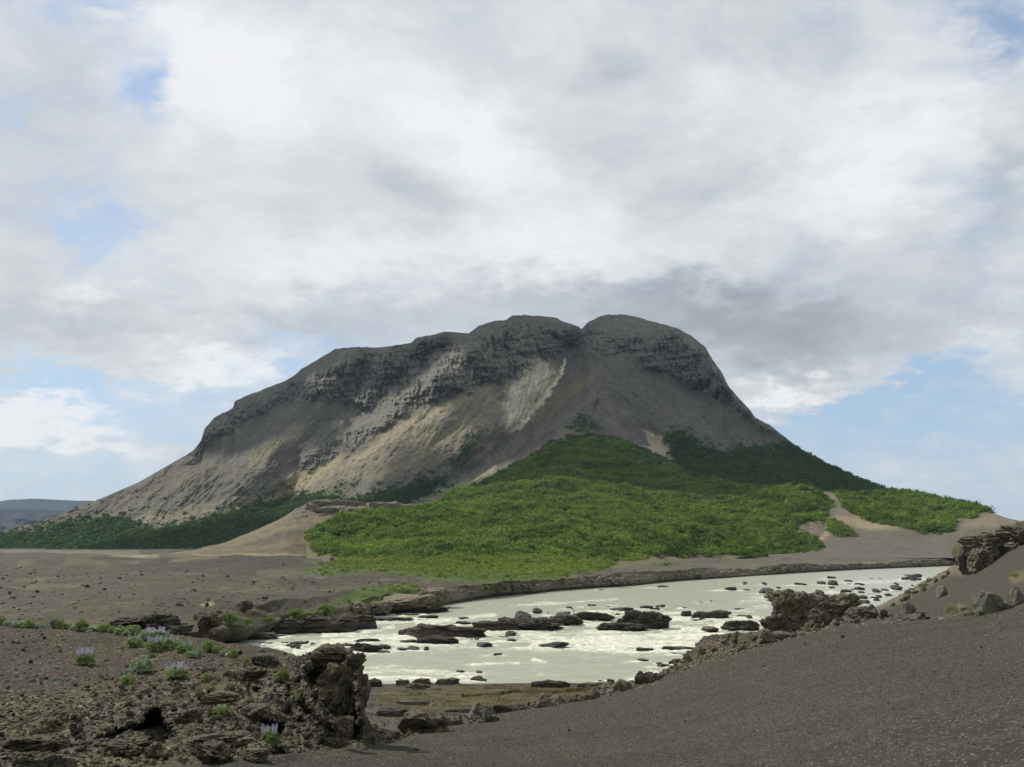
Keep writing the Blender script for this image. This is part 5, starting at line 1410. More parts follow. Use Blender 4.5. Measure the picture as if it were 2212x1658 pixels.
def scatter_group(name, sources):
    t = bpy.data.node_groups.new(name, 'GeometryNodeTree')
    t.interface.new_socket('Geometry', in_out='INPUT', socket_type='NodeSocketGeometry')
    t.interface.new_socket('Geometry', in_out='OUTPUT', socket_type='NodeSocketGeometry')
    n, l = t.nodes, t.links
    gi = n.new('NodeGroupInput'); go_ = n.new('NodeGroupOutput'); iop = n.new('GeometryNodeInstanceOnPoints')
    join = n.new('GeometryNodeJoinGeometry')
    for o in sources:
        oi = n.new('GeometryNodeObjectInfo'); oi.inputs['Object'].default_value = o; oi.inputs['As Instance'].default_value = True
        l.new(oi.outputs['Geometry'], join.inputs[0])
    rv = n.new('FunctionNodeRandomValue'); rv.data_type = 'INT'; rv.inputs['Min'].default_value = 0; rv.inputs['Max'].default_value = len(sources) - 1
    for s_ in rv.inputs:
        if s_.type == 'INT' and s_.name == 'Max': s_.default_value = len(sources) - 1
        if s_.type == 'INT' and s_.name == 'Min': s_.default_value = 0
    out_i = [s_ for s_ in rv.outputs if s_.type == 'INT'][0]
    rr = n.new('FunctionNodeRandomValue'); rr.data_type = 'FLOAT_VECTOR'
    vs = [s_ for s_ in rr.inputs if s_.type == 'VECTOR']
    vs[0].default_value = (-0.25, -0.25, 0); vs[1].default_value = (0.25, 0.25, 6.283)
    rr.inputs['Seed'].default_value = 3
    out_v = [s_ for s_ in rr.outputs if s_.type == 'VECTOR'][0]
    at = n.new('GeometryNodeInputNamedAttribute'); at.data_type = 'FLOAT_VECTOR'; at.inputs['Name'].default_value = 'size'
    l.new(gi.outputs[0], iop.inputs['Points']); l.new(join.outputs[0], iop.inputs['Instance'])
    iop.inputs['Pick Instance'].default_value = True
    l.new(out_i, iop.inputs['Instance Index']); l.new(out_v, iop.inputs['Rotation'])
    l.new([s_ for s_ in at.outputs if s_.type == 'VECTOR' and s_.enabled][0] if any(s_.type == 'VECTOR' for s_ in at.outputs) else at.outputs[0], iop.inputs['Scale'])
    l.new(iop.outputs[0], go_.inputs[0])
    return t


def source_objects(meshes):
    return [bpy.data.objects.new(m.name, m) for m in meshes]      # never linked to the scene: only their geometry is used


def scatter(name, sheet, weight, size_fn, spacing_k, group, label, cat, seed, limit=60000, sink=0.15):
    """points over a relief sheet, density follows weight / (spacing)^2"""
    V = sheet.V; r_ = np.random.RandomState(seed)
    a = V[:-1, 1:] - V[:-1, :-1]; b_ = V[1:, :-1] - V[:-1, :-1]
    area = np.linalg.norm(np.cross(a, b_), axis=-1)
    w = 0.25 * (weight[:-1, :-1] + weight[1:, :-1] + weight[:-1, 1:] + weight[1:, 1:])
    vis = (sheet.X[:-1, :-1] > -60) & (sheet.X[:-1, :-1] < 2272)
    sz = size_fn(V[:-1, :-1])
    dens = area * w * vis / (spacing_k * sz) ** 2
    tot = dens.sum(); n = int(min(limit, tot))
    c = np.cumsum(dens.ravel()) / tot
    idx = np.searchsorted(c, r_.uniform(size=n)); i, j = np.unravel_index(np.minimum(idx, dens.size - 1), dens.shape)
    u, v = r_.uniform(size=n)[:, None], r_.uniform(size=n)[:, None]
    p = V[i, j] * (1 - u) * (1 - v) + V[i, j + 1] * u * (1 - v) + V[i + 1, j] * (1 - u) * v + V[i + 1, j + 1] * u * v
    s_ = sz[i, j] * np.clip(np.exp(r_.normal(size=n) * 0.42), 0.35, 2.6)
    p[:, 2] -= s_ * sink
    me = bpy.data.meshes.new(name); me.vertices.add(n); me.vertices.foreach_set('co', p.astype(np.float32).ravel())
    at = me.attributes.new('size', 'FLOAT_VECTOR', 'POINT')
    sv = np.stack([s_ * r_.uniform(0.85, 1.2, n), s_ * r_.uniform(0.85, 1.2, n), s_ * r_.uniform(0.7, 1.15, n)], 1)
    at.data.foreach_set('vector', sv.astype(np.float32).ravel())
    me.update()
    o = bpy.data.objects.new(name, me); COL.objects.link(o)
    md = o.modifiers.new('scatter', 'NODES'); md.node_group = group
    tag(o, label, cat, kind='stuff')
    pass
    return o


src_birch = source_objects([leaf_cloud('birch_clump', 80, 200 + k, 0.34, 0.8, M_leaf) for k in range(5)])
src_far = source_objects([leaf_cloud('far_clump', 34, 300 + k, 0.55, 0.75, M_leaf_far) for k in range(4)])
src_low = source_objects([leaf_cloud('low_clump', 50, 400 + k, 0.36, 0.5, M_low) for k in range(4)])
GNb = scatter_group('birch scatter', src_birch); GNf = scatter_group('far scatter', src_far); GNl = scatter_group('low scatter', src_low)

meadow = smooth(1180, 1215, fh.Y + fbm(fh.X / 40, fh.Y / 8, 3.3, 3) * 22) * smooth(1500, 1380, fh.X)
scatter('birch_forest', fh, fh.veg * (1 - meadow), lambda V: 1.15 + 0.0010 * V[..., 1], 0.88, GNb, 'bright green birch scrub covering the low hill in front of the mountain', 'forest', 1, 90000)
scatter('low_scrub', fh, fh.veg * meadow, lambda V: 1.1 + 0 * V[..., 1], 0.85, GNl, 'yellow-green low scrub meadow at the foot of the forested hill', 'scrub', 2, 30000)
scatter('low_scrub', pl, pl.veg, lambda V: 1.0 + 0 * V[..., 1], 0.62, GNl, 'yellow-green low scrub and grass along the top of the far river bank', 'scrub', 3, 30000)
scatter('birch_forest', rh, rh.veg, lambda V: 2.2 + 0 * V[..., 1], 0.85, GNb, 'green birch scrub over the low hill on the right', 'forest', 4, 22000)
mw = mt.veg + smooth(0.2, 0.42, fbm(mt.X / 7, mt.Y / 4, 3.1, 3)) * smooth(1040, 1110, mt.Y) * 0.25
def soft(X, Y, polys, lo, hi):
    wx = X + fbm(X / 16, Y / 12, 4.1, 5, 0.65) * 26; wy = Y + fbm(X / 16, Y / 12, 6.3, 5, 0.65) * 14; g_ = np.zeros(X.shape)
    for p_ in polys: g_ = np.maximum(g_, smooth(lo, hi, inside(wx, wy, p_)))
    return g_
mw = np.maximum(mw * 0.9, soft(mt.X, mt.Y, (G2, G3), -22, 10) * 0.5)
mw = np.where(soft(mt.X, mt.Y, (G4, G5, G6), -14, -10) > 0.5, mw * 0.45, mw)
scatter('mountain_forest', mt, mw, lambda V: 2.6 + 0 * V[..., 1], 1.15, GNf, 'dark green birch forest along the lower slopes of the mountain', 'forest', 5, 50000)


_bushmesh = [(leaf_cloud('foliage', 420, 500 + k, 0.17, 0.75, M_bush), stems('stems', 9, 510 + k, 0.8, 0.6, 0.03, M_wood)) for k in range(4)]
def bush(sheet, x, y, w, h, lab, k=0, group='bushes along the far bank', cat='bush'):
    p = lookup(sheet, x, y); s_ = mpp(p.y)
    r = bpy.data.objects.new('bush', None); COL.objects.link(r); r.empty_display_size = 0.3
    r.location = (p.x, p.y, p.z - 0.05); r.scale = (w * s_ / 2 / 0.95, w * s_ / 2 / 0.95, h * s_ / 1.15); r.rotation_euler = (0, 0, k * 1.3)
    for nm, me in zip(('foliage', 'stems'), _bushmesh[k % 4]):
        c_ = bpy.data.objects.new(nm, me); COL.objects.link(c_); c_.parent = r
    return tag(r, lab, cat, group)

for i, (x, y, w, h, lab) in enumerate([
        (497, 1354, 66, 36, 'largest round green bush on the plain, above the left arm of the river'), (535, 1350, 36, 20, 'low green bush at the right side of the largest bush'), (577, 1342, 34, 12, 'small flat bush right of the largest bush'),
        (639, 1332, 50, 20, 'flat green bush at the left of the bank bush pair'), (705, 1330, 52, 30, 'bright domed bush beside the small rounded crag'), (762, 1322, 18, 13, 'little bush in front of the tan bank crag'),
        (422, 1342, 16, 20, 'dark small bush clinging to the left of the split boulder'), (660, 1304, 20, 12, 'little bush up the slope above the domed bush'), (608, 1334, 22, 9, 'tiny low bush between the large and the flat bush'),
        (845, 1290, 26, 14, 'bush on top of the tan bank crags'), (1050, 1276, 24, 9, 'small bush on the bank right of the cleft crag'), (1440, 1222, 28, 9, 'low pale bush on the bank right of the meadow'), (1500, 1206, 22, 10, 'round bush on the bare bank left of a wider one'), (1545, 1207, 40, 12, 'wide low bush on the bank below the wood')]):
    bush('lava_plain', x, y, w, h, lab, i)
rs = random.Random(9)
edge_pts = [(674, 1233), (700, 1240), (715, 1213), (740, 1209), (770, 1241), (800, 1240), (830, 1240), (690, 1195), (676, 1178), (668, 1160), (860, 1239), (1330, 1214), (1300, 1236), (1440, 1192), (1480, 1198), (1560, 1198), (1620, 1200), (1690, 1199), (1740, 1197), (1768, 1192), (1775, 1180), (1760, 1165), (1740, 1155), (1720, 1145)]
SHRUBW = ['at the lower left tip of the wood', 'on the meadow edge just right of the lower left tip', 'at the left end of the strip between wood and meadow', 'on the strip between wood and meadow', 'midway along the lower left meadow edge', 'right of the midway shrub on the meadow edge',
          'on the meadow edge under the mound', 'on the left edge of the wood, low down', 'on the left edge of the wood, half-way up', 'at the top of the left edge of the wood', 'farthest right of the lower left meadow edge', 'at the notch where meadow meets bare bank', 'at the bare bank corner of the meadow',
          'at the left end of the lower wood edge', 'second along the lower wood edge', 'third along the lower wood edge', 'in the middle of the lower wood edge', 'near the right end of the lower wood edge', 'just before the lower right tip of the wood', 'at the lower right tip of the wood', 'just above the lower right tip of the wood',
          'on the right edge of the wood beside the sand', 'higher on the right edge of the wood beside the sand', 'at the top of the sandy right edge of the wood']
for i, (x, y) in enumerate(edge_pts):
    bush('hill', x, min(y, 1243), rs.uniform(16, 28), rs.uniform(9, 15), 'birch shrub %s' % SHRUBW[i], i, 'birch shrubs along the edge of the wood', 'shrub')
for i, (x, y) in enumerate([(1940, 1066), (1966, 1067), (1992, 1070), (2018, 1075), (2046, 1080), (2070, 1086), (2094, 1093), (2112, 1100), (2128, 1105), (2142, 1109)]):
    bush('right_hill', x, y, rs.uniform(16, 24), rs.uniform(5, 8), 'dark shrub, ' + ['first', 'second', 'third', 'fourth', 'fifth', 'sixth', 'seventh', 'eighth', 'ninth', 'last'][i] + ' from the left along the skyline of the right hill', i, 'shrubs on the right skyline', 'shrub')


# ---- lupines
def lupine_leaves(seed, mat, n=85):
    """palmate leaves on upright stalks: star-like groups of narrow leaflets"""
    r_ = np.random.RandomState(seed); V, F = [], []
    for i in range(n):
        a = r_.uniform(0, 6.28); rad = 0.85 * math.sqrt(r_.uniform(0, 1)); c = np.array([math.cos(a) * rad, math.sin(a) * rad, r_.uniform(0.15, 0.8) * (1.15 - 0.5 * rad)])
        base = c * np.array([0.35, 0.35, 0])
        k = len(V); V += [base + np.array([0.012, 0, 0]), base - np.array([0.012, 0, 0]), c]; F.append((k, k + 1, k + 2, k + 2))
        tilt = np.array([math.cos(a), math.sin(a), 0]) * rad * 0.6 + np.array([0, 0, 1]); tilt /= np.linalg.norm(tilt)
        u = np.cross(tilt, [0.3, 0.2, 0.9]); u /= np.linalg.norm(u); w = np.cross(tilt, u)
        for j in range(8):
            b_ = j * math.pi / 4 + r_.uniform(-0.2, 0.2); d = u * math.cos(b_) + w * math.sin(b_); e = np.cross(tilt, d)
            L = 0.27 * r_.uniform(0.8, 1.2); k = len(V)
            V += [c, c + d * L * 0.5 + e * 0.05 + tilt * 0.05, c + d * L + tilt * 0.03, c + d * L * 0.5 - e * 0.05 + tilt * 0.05]; F.append((k, k + 1, k + 2, k + 3))
    me = tri_mesh('foliage', np.array(V), np.array(F), False); me.materials.append(mat); return me


def lupine_spikes(seed, mat, n):
    r_ = np.random.RandomState(seed); V, F = [], []
    for i in range(n):
        a = r_.uniform(0, 6.28); rad = 0.75 * math.sqrt(r_.uniform(0, 1)); b0 = np.array([math.cos(a) * rad, math.sin(a) * rad, 0.55 + 0.15 * r_.uniform()])
        lean = np.array([math.cos(a) * 0.18 * rad, math.sin(a) * 0.18 * rad, 0]); h = r_.uniform(0.32, 0.5)
        for lv in range(7):                                  # whorls of small blossoms, narrowing upwards
            z = lv / 7.0; r0 = 0.085 * (1 - 0.7 * z)
            c = b0 + lean * z + np.array([0, 0, h * z])
            for j in range(5):
                q = j * 1.2566 + lv * 0.6; d = np.array([math.cos(q), math.sin(q), 0]); k = len(V); e = np.array([-d[1], d[0], 0])
                V += [c + d * 0.01, c + d * r0 + e * 0.02 + [0, 0, 0.02], c + d * r0 * 1.1 + [0, 0, 0.055], c + d * r0 - e * 0.02 + [0, 0, 0.02]]
                F.append((k, k + 1, k + 2, k + 3))
    me = tri_mesh('flower_spikes', np.array(V), np.array(F), False); me.materials.append(mat); return me


_lup = {('g', k): lupine_leaves(600 + k, M_lup) for k in range(3)}; _lup.update({('p', k): lupine_leaves(620 + k, M_lup_pale) for k in range(3)})
_spk = {('many', k): lupine_spikes(640 + k, M_flower, 26) for k in range(3)}; _spk.update({('few', k): lupine_spikes(650 + k, M_flower_pale, 10) for k in range(3)}); _spk.update({('one', 0): lupine_spikes(661, M_flower, 2)})
LUP = [(5, 1349, 14, 14, 'g', None, 'small green lupine cut by the left edge of the view'), (42, 1354, 26, 15, 'p', 'few', 'pale lupine at the left end of the back row'), (62, 1355, 24, 15, 'g', None, 'green lupine touching the pale one in the back row'),
       (132, 1358, 16, 17, 'g', None, 'narrow green lupine right of the dark stone in the back row'), (148, 1358, 14, 11, 'p', None, 'low pale lupine just right of the narrow green one'), (178, 1364, 26, 21, 'g', None, 'tallest round green lupine of the back row'),
       (202, 1364, 34, 12, 'p', None, 'low spreading grey-green lupine right of the tallest back-row one'), (228, 1364, 24, 15, 'g', None, 'green lupine at the foot of the dark lava rocks'), (260, 1371, 22, 15, 'p', None, 'pale lupine under the left part of the dark lava rocks'),
       (288, 1371, 30, 17, 'g', None, 'green lupine under the middle of the dark lava rocks'), (338, 1376, 42, 19, 'p', 'many', 'lupine with the densest purple flowers, highest of the big cluster'), (292, 1399, 30, 27, 'g', 'few', 'flowering lupine at the left of the big cluster'),
       (311, 1384, 18, 19, 'p', None, 'narrow pale lupine inside the big cluster'), (334, 1405, 30, 28, 'g', 'many', 'flowering lupine at the front of the big cluster'), (368, 1404, 38, 28, 'g', 'few', 'wide flowering lupine in the middle of the big cluster'),
       (402, 1410, 32, 23, 'g', 'few', 'lupine with few flowers at the right of the big cluster'), (416, 1421, 22, 18, 'p', 'one', 'small pale lupine at the lower right tip of the big cluster'), (183, 1435, 34, 32, 'g', 'many', 'lilac-flowering lupine standing alone on the dark ash at the left'),
       (307, 1452, 40, 27, 'p', None, 'round pale budding lupine without flowers on the ash'), (278, 1480, 28, 28, 'g', 'one', 'ragged green lupine with a single lilac spike at its left'), (383, 1465, 42, 30, 'g', 'many', 'flowering lupine right of the round budding one'),
       (452, 1407, 26, 20, 'g', None, 'yellow-green lupine right of the big cluster'), (470, 1411, 20, 14, 'g', None, 'small lupine touching the yellow-green one'), (503, 1424, 18, 18, 'g', None, 'small green lupine between pale stone and broken rocks'),
       (570, 1427, 22, 16, 'p', 'few', 'grey faded lupine on the lava near the foaming chute'), (585, 1434, 22, 20, 'p', None, 'pale green lupine right of the grey faded one'), (611, 1477, 26, 28, 'g', None, 'bright green lupine in a crack left of the black cliff hollow'),
       (446, 1475, 18, 18, 'g', None, 'small green lupine above the straw-coloured tuft'), (480, 1546, 34, 28, 'g', 'few', 'lupine with faded spikes on the broken lava slope'), (583, 1606, 32, 36, 'g', 'many', 'lilac lupine growing in the shaded hollow at the bottom'),
       (646, 1512, 12, 14, 'g', None, 'tiny green lupine inside the black cliff hollow'),
       (18, 1352, 18, 10, 'p', None, 'tiny pale lupine second from the left edge'), (84, 1357, 22, 9, 'p', None, 'low pale lupine between back row and dark round stone'), (163, 1361, 18, 10, 'p', None, 'small pale lupine left of the tallest back-row one'), (246, 1366, 18, 11, 'g', None, 'small green lupine at the right of the back row'),
       (275, 1374, 16, 11, 'p', None, 'small pale lupine between two green ones under the dark rocks'), (352, 1390, 26, 16, 'p', 'few', 'pale lupine in the gap inside the big cluster'), (388, 1400, 20, 16, 'p', None, 'pale lupine at the upper right of the big cluster'), (430, 1416, 16, 12, 'p', None, 'tiny pale lupine right of the cluster tip'),
       (484, 1416, 16, 12, 'p', None, 'tiny pale lupine left of the pale angular stone'), (536, 1432, 14, 10, 'g', None, 'tiny green lupine left of the grey faded one'), (330, 1420, 14, 9, 'g', None, 'tiny lupine seedling in front of the big cluster'), (120, 1470, 12, 8, 'p', None, 'lone tiny pale lupine on the ash at the left')]
for i, (x, y, w, h, lf, fl, lab) in enumerate(LUP):
    p = lookup('lava_terrace', x, y); s_ = mpp(p.y); k = i % 3
    r = bpy.data.objects.new('lupine', None); COL.objects.link(r); r.empty_display_size = 0.2
    hh = h * s_ / (1.1 if fl in ('many', 'few', 'one') else 0.8)
    r.location = (p.x, p.y - 0.1, p.z - 0.04); r.scale = (w * s_ / 2 / 0.75, w * s_ / 2 / 0.75, hh * 1.2); r.rotation_euler = (0, 0, i * 0.9)
    c_ = bpy.data.objects.new('foliage', _lup[(lf, k)]); COL.objects.link(c_); c_.parent = r
    if fl:
        c_ = bpy.data.objects.new('flower_spikes', _spk[(fl, 0 if fl == 'one' else k)]); COL.objects.link(c_); c_.parent = r; c_['kind'] = 'stuff'
    tag(r, lab, 'lupine', 'lupines on the lava terrace')


def tuft(name, seed, n, mat):
    r_ = np.random.RandomState(seed); V, F = [], []
    for i in range(n):
        a = r_.uniform(0, 6.28); b0 = np.array([math.cos(a), math.sin(a), 0]) * 0.8 * math.sqrt(r_.uniform()); L = r_.uniform(0.5, 1.0)
        tip = b0 * 1.35 + np.array([r_.normal() * 0.1, r_.normal() * 0.1, L]); e = np.array([-math.sin(a), math.cos(a), 0]) * 0.03; k = len(V)
        mid = (b0 + tip) / 2 + np.array([0, 0, 0.1])
        V += [b0 - e, b0 + e, mid + e * 0.7, mid - e * 0.7, tip]; F += [(k, k + 1, k + 2, k + 3), (k + 3, k + 2, k + 4, k + 4)]
    me = tri_mesh(name, np.array(V), np.array(F), False); me.materials.append(mat); return me


_tf = [tuft('grass_tuft', 700 + k, 120, M_straw) for k in range(3)]
for i, (sh, x, y, w, h, lab) in enumerate([('lava_terrace', 440, 1492, 34, 20, 'pale grass tuft at the left of the straw-coloured pair on the lava slope'), ('lava_terrace', 478, 1496, 46, 26, 'straw-coloured grass tuft on the lava slope'), ('lava_terrace', 445, 1445, 20, 10, 'greyish little grass tuft among stones'),
                                           ('gravel_bank', 2062, 1320, 54, 20, 'yellow-green grass mound on the gravel bank beside the large grey boulder'), ('gravel_slope', 2040, 1335, 26, 7, 'dry grass patch at the foot of the yellow-green mound'), ('gravel_slope', 1740, 1394, 14, 14, 'thin pale grass tuft near the gravel crest'),
                                           ('gravel_slope', 1770, 1384, 10, 8, 'tiny yellowish tuft right of the thin pale one'), ('gravel_slope', 1936, 1373, 14, 5, 'flat greenish tuft on the upper gravel slope'), ('gravel_slope', 2215, 1372, 10, 6, 'little tan tuft at the right edge of the gravel'),
                                           ('gravel_bank', 2196, 1246, 40, 12, 'faded green grass patch high on the gravel bank')]):
    p = lookup(sh, x, y); s_ = mpp(p.y)
    o = bpy.data.objects.new('grass_tuft', _tf[i % 3]); COL.objects.link(o); o.location = (p.x, p.y, p.z - 0.02); o.scale = (w * s_ / 2, w * s_ / 2, h * s_); o.rotation_euler = (0, 0, i)
    tag(o, lab, 'grass tuft')

# ================================================================ ROCKS OF THE TERRACE
crag('lava_rock', M_lava, 715, 1448, 33.0, 140, 46, 2.2, 61, 'rounded lava hump forming the top of the tower over the river', rough=0.3, over=0.1)
crag('lava_rock', M_lava, 765, 1452, 31.6, 40, 36, 1.0, 62, 'beak-like lava block overhanging at the right top corner of the tower', rough=0.44, over=0.4)
crag('lava_rock', M_lava, 726, 1560, 32.6, 116, 116, 2.4, 63, 'broad dark-faced block forming the front of the tower', rough=0.34, over=0.12)
crag('lava_rock', M_lava, 738, 1590, 29.5, 44, 40, 1.0, 66, 'brown upright boulder below the black hollow', rough=0.3)
crag('lava_rock', M_lava, 545, 1560, 26.5, 62, 30, 1.2, 67, 'smooth-topped slab with a black undercut above the hollow lupine', rough=0.32, over=0.3)
crag('lava_rock', M_lava, 470, 1622, 24.5, 120, 34, 1.4, 68, 'large pale grey-brown lava slab at the bottom, left of the hollow lupine', rough=0.3)
crag('lava_rock', M_lava, 455, 1652, 23.2, 90, 37, 1.0, 69, 'lowest ridge of grey lava running into the gravel', rough=0.44)
crag('lava_rock', M_lava, 545, 1644, 23.8, 70, 19, 0.8, 70, 'flat grey lava tongue in front of the hollow lupine', rough=0.3)
crag('lava_rock', M_lava, 262, 1632, 24.4, 96, 33, 1.0, 71, 'broad dark lava block left of the big black cavity', rough=0.46)
crag('lava_rock', M_lava, 330, 1640, 24.0, 34, 30, 0.7, 72, 'small block standing in the mouth of the big black cavity', rough=0.46)
crag('lava_rock', M_lava, 60, 1622, 25.0, 120, 25, 1.2, 73, 'low clinker bank at the lower left corner', rough=0.42)
crag('lava_rock', M_lava, 395, 1560, 27.5, 60, 25, 1.2, 74, 'clinker block right above the big black cavity', rough=0.4)
crag('lava_rock', M_lava, 470, 1520, 29.5, 80, 19, 1.3, 75, 'low domed rock under the straw-coloured tuft', rough=0.34)
crag('lava_rock', M_lava, 540, 1470, 34.0, 50, 25, 1.4, 76, 'smooth-faced tilted block in the middle of the lava slope', rough=0.36)
crag('lava_rock', M_lava_dark, 560, 1442, 37.0, 40, 21, 1.4, 77, 'knobbly dark block right of the tilted smooth one', rough=0.4)
crag('dark_lava_outcrop', M_lava_dark, 262, 1362, 72, 90, 24, 5, 81, 'left part of the dark lava wall behind the lupine row', rough=0.36)
crag('dark_lava_outcrop', M_lava_dark, 325, 1366, 72, 84, 34, 5, 82, 'higher right part of the dark lava wall behind the lupine cluster', rough=0.38)
crag('dark_lava_outcrop', M_lava_dark, 372, 1372, 72, 40, 20, 4, 83, 'low dark lump at the right end of the dark lava wall', rough=0.36, sub=4)
crag('split_boulder', M_lava, 440, 1366, 84, 46, 38, 4, 84, 'large split boulder with a shaded front standing on the plain', cat='boulder', rough=0.34)
crag('boulder', M_lava, 467, 1376, 80, 36, 22, 3, 85, 'rounded brown boulder lower right of the split boulder', cat='boulder', rough=0.2, sub=4)
crag('boulder', M_lava_dark, 524, 1316, 120, 36, 16, 3, 86, 'dark heap of clinker on the plain above the largest bush', cat='rock outcrop', rough=0.42, sub=4)
place('lava_terrace', 'stone', 'lava', M_lava_dark, 118, 1357, 18, 15, 'dark round stone in the back row of lupines', k=3)
for (x, y, w, h, lab) in [(172, 1530, 14, 6, 'pale pinkish stone on the ash at the left'), (253, 1529, 9, 5, 'small pink stone right of the pale pinkish one'), (158, 1612, 10, 10, 'pinkish upright stone near the bottom left'), (302, 1406, 5, 4, 'tiny white stone in front of the big lupine cluster'), (493, 1420, 16, 8, 'pale angular stone left of the small green lupine'),
                          (750, 1424, 14, 6, 'pale stone resting on the tower top'), (8, 1495, 8, 4, 'white sliver of stone at the left edge'), (440, 1500, 14, 9, 'pale stone beside the left grass tuft')]:
    place('lava_terrace', 'pale_stone', 'block', M_pale, x, y, w, h, lab, cat='stone', group='pale stones on the lava terrace')

rs = random.Random(21)
RUB = [('broken slope left of the tower', [(430, 1440), (620, 1430), (650, 1560), (640, 1620), (560, 1600), (420, 1560)], 90, (7, 24)),
       ('stony slope above the black cavity', [(180, 1500), (420, 1470), (430, 1560), (280, 1560), (150, 1560)], 55, (5, 15)),
       ('rubble under the tower', [(640, 1570), (780, 1580), (900, 1590), (760, 1612), (640, 1625)], 36, (7, 20)),
       ('clinker at the lower left', [(0, 1540), (200, 1560), (260, 1600), (200, 1640), (60, 1620), (0, 1600)], 50, (6, 18)),
       ('bottom lava ridge', [(230, 1600), (420, 1580), (520, 1620), (420, 1645), (240, 1640)], 26, (7, 18)),
       ('dark ash with scattered stones', [(0, 1370), (260, 1380), (430, 1430), (420, 1470), (200, 1500), (0, 1520)], 42, (4, 10))]
for zone_name, poly, n, (w0, w1) in RUB:
    xs = [p[0] for p in poly]; ys = [p[1] for p in poly]; c = 0
    while c < n:
        x, y = rs.uniform(min(xs), max(xs)), rs.uniform(min(ys), max(ys))
        if inside(np.array([x]), np.array([y]), poly)[0] < 0: continue
        c += 1; w = w0 + (w1 - w0) * rs.random() ** 1.6
        place('lava_terrace', 'lava_stone', 'lava' if rs.random() < 0.6 else 'block', M_lava if rs.random() < 0.8 else M_lava_dark, x, y, w, w * rs.uniform(0.5, 0.85), 'one of the brown lava stones on the ' + zone_name, 'stone', 'lava stones on the ' + zone_name, sink=0.15, rnd=rs, tilt=0.5)

# ---- shore rocks along the gravel crest and shelf
for (x, y, w, h, k, lab) in [(1178, 1540, 42, 32, 1, 'mauve rounded rock at the left of the shelf rock group'), (1205, 1536, 34, 26, 3, 'grey-topped rock second from the left in the shelf group'), (1235, 1536, 30, 24, 5, 'mauve rock in the middle of the shelf group'), (1262, 1528, 32, 24, 2, 'darker rock right of the middle of the shelf group'),
                             (1285, 1527, 30, 34, 7, 'tallest mauve boulder at the right end of the shelf group'), (1270, 1534, 34, 14, 4, 'low flat rock in front of the tallest mauve boulder'), (1160, 1532, 20, 16, 6, 'small rock left of the shelf group'), (1120, 1546, 30, 22, 8, 'pale rock left of the shelf group, above the gravel')]:
    place('river_shelf', 'shore_rock', 'lava', M_shelfrock if k % 3 else M_grey, x, y, w, h, lab, group='rounded rocks on the river shelf', k=k)
for (x, y, w, h, k, lab) in [(806, 1482, 44, 12, 1, 'dark slab at the left start of the shelf edge'), (870, 1480, 40, 11, 2, 'dark slab with a wet top on the shelf edge'), (915, 1478, 46, 11, 4, 'dark slab right of the wet-topped one on the shelf edge'), (968, 1477, 56, 10, 6, 'long dark slab at the right of the shelf edge row'),
                             (900, 1490, 60, 12, 0, 'brown slab behind the shelf edge row'), (860, 1550, 90, 16, 5, 'brown layered slab at the near left of the shelf'), (1000, 1548, 120, 14, 7, 'long layered slab with a shaded front at the near side of the shelf'), (1090, 1538, 100, 13, 3, 'shaded slab right of the long layered one'),
                             (890, 1524, 100, 10, 2, 'thin mossy slab across the middle left of the shelf'), (1180, 1483, 110, 10, 1, 'reddish-brown hump slab on the outer shelf edge'), (1290, 1484, 90, 8, 6, 'low brown slab on the outer shelf edge right of the hump')]:
    p = lookup('river_shelf', x, y); s_ = mpp(p.y)
    o = rock('shelf_slab', 'ledge', M_ledge if k % 2 else M_shelfrock, p, (w * s_ / 2, 1.6, h * s_ / 0.34), rz=rs.uniform(-0.1, 0.1), k=k, tilt=0.02, sink=0.2)
    tag(o, lab, 'rock slab', 'slabs of the river shelf')
for (x, y, w, h, k, lab) in [(1035, 1562, 48, 40, 2, 'pale grey boulder half buried at the foot of the gravel'), (915, 1585, 90, 44, 5, 'broad tan rock face between the tower foot and the gravel'), (980, 1566, 36, 24, 7, 'brown rock left of the pale grey boulder')]:
    place('lava_terrace', 'boulder', 'lava', M_grey if k == 2 else M_lava, x, y, w, h, lab, k=k, tilt=0.1)
for i in range(30):
    x = 880 + i * 14.5 + rs.uniform(-5, 5); y = float(np.interp(x, [p[0] for p in CREST], [p[1] for p in CREST])) - rs.uniform(2, 12)
    place('river_shelf', 'shore_stone', 'block', [M_shelfrock, M_grey, M_lava][i % 3], x, y, rs.uniform(7, 17), rs.uniform(5, 11), 'one of the stones lined up along the foot of the gravel slope', 'stone', 'stones along the foot of the gravel slope', rnd=rs)
for (x, y, w, h, k, lab) in [(1385, 1478, 30, 22, 1, 'dark humped rock at the left of the right shore heap'), (1410, 1478, 24, 18, 3, 'dark rock in the middle of the right shore heap'), (1402, 1468, 22, 14, 5, 'round dark rock on top of the right shore heap'), (1430, 1470, 26, 12, 2, 'flat wet rock at the right of the shore heap'), (1345, 1500, 44, 26, 6, 'brown hummock boulder beside the small still pool'), (1320, 1478, 18, 8, 4, 'low rock on the outer shelf left of the shore heap')]:
    place('shore_rubble' if x > 1330 else 'river_shelf', 'shore_rock', 'lava', M_river if k != 6 else M_lava, x, y, w, h, lab, group='rocks heaped on the right shore', k=k)
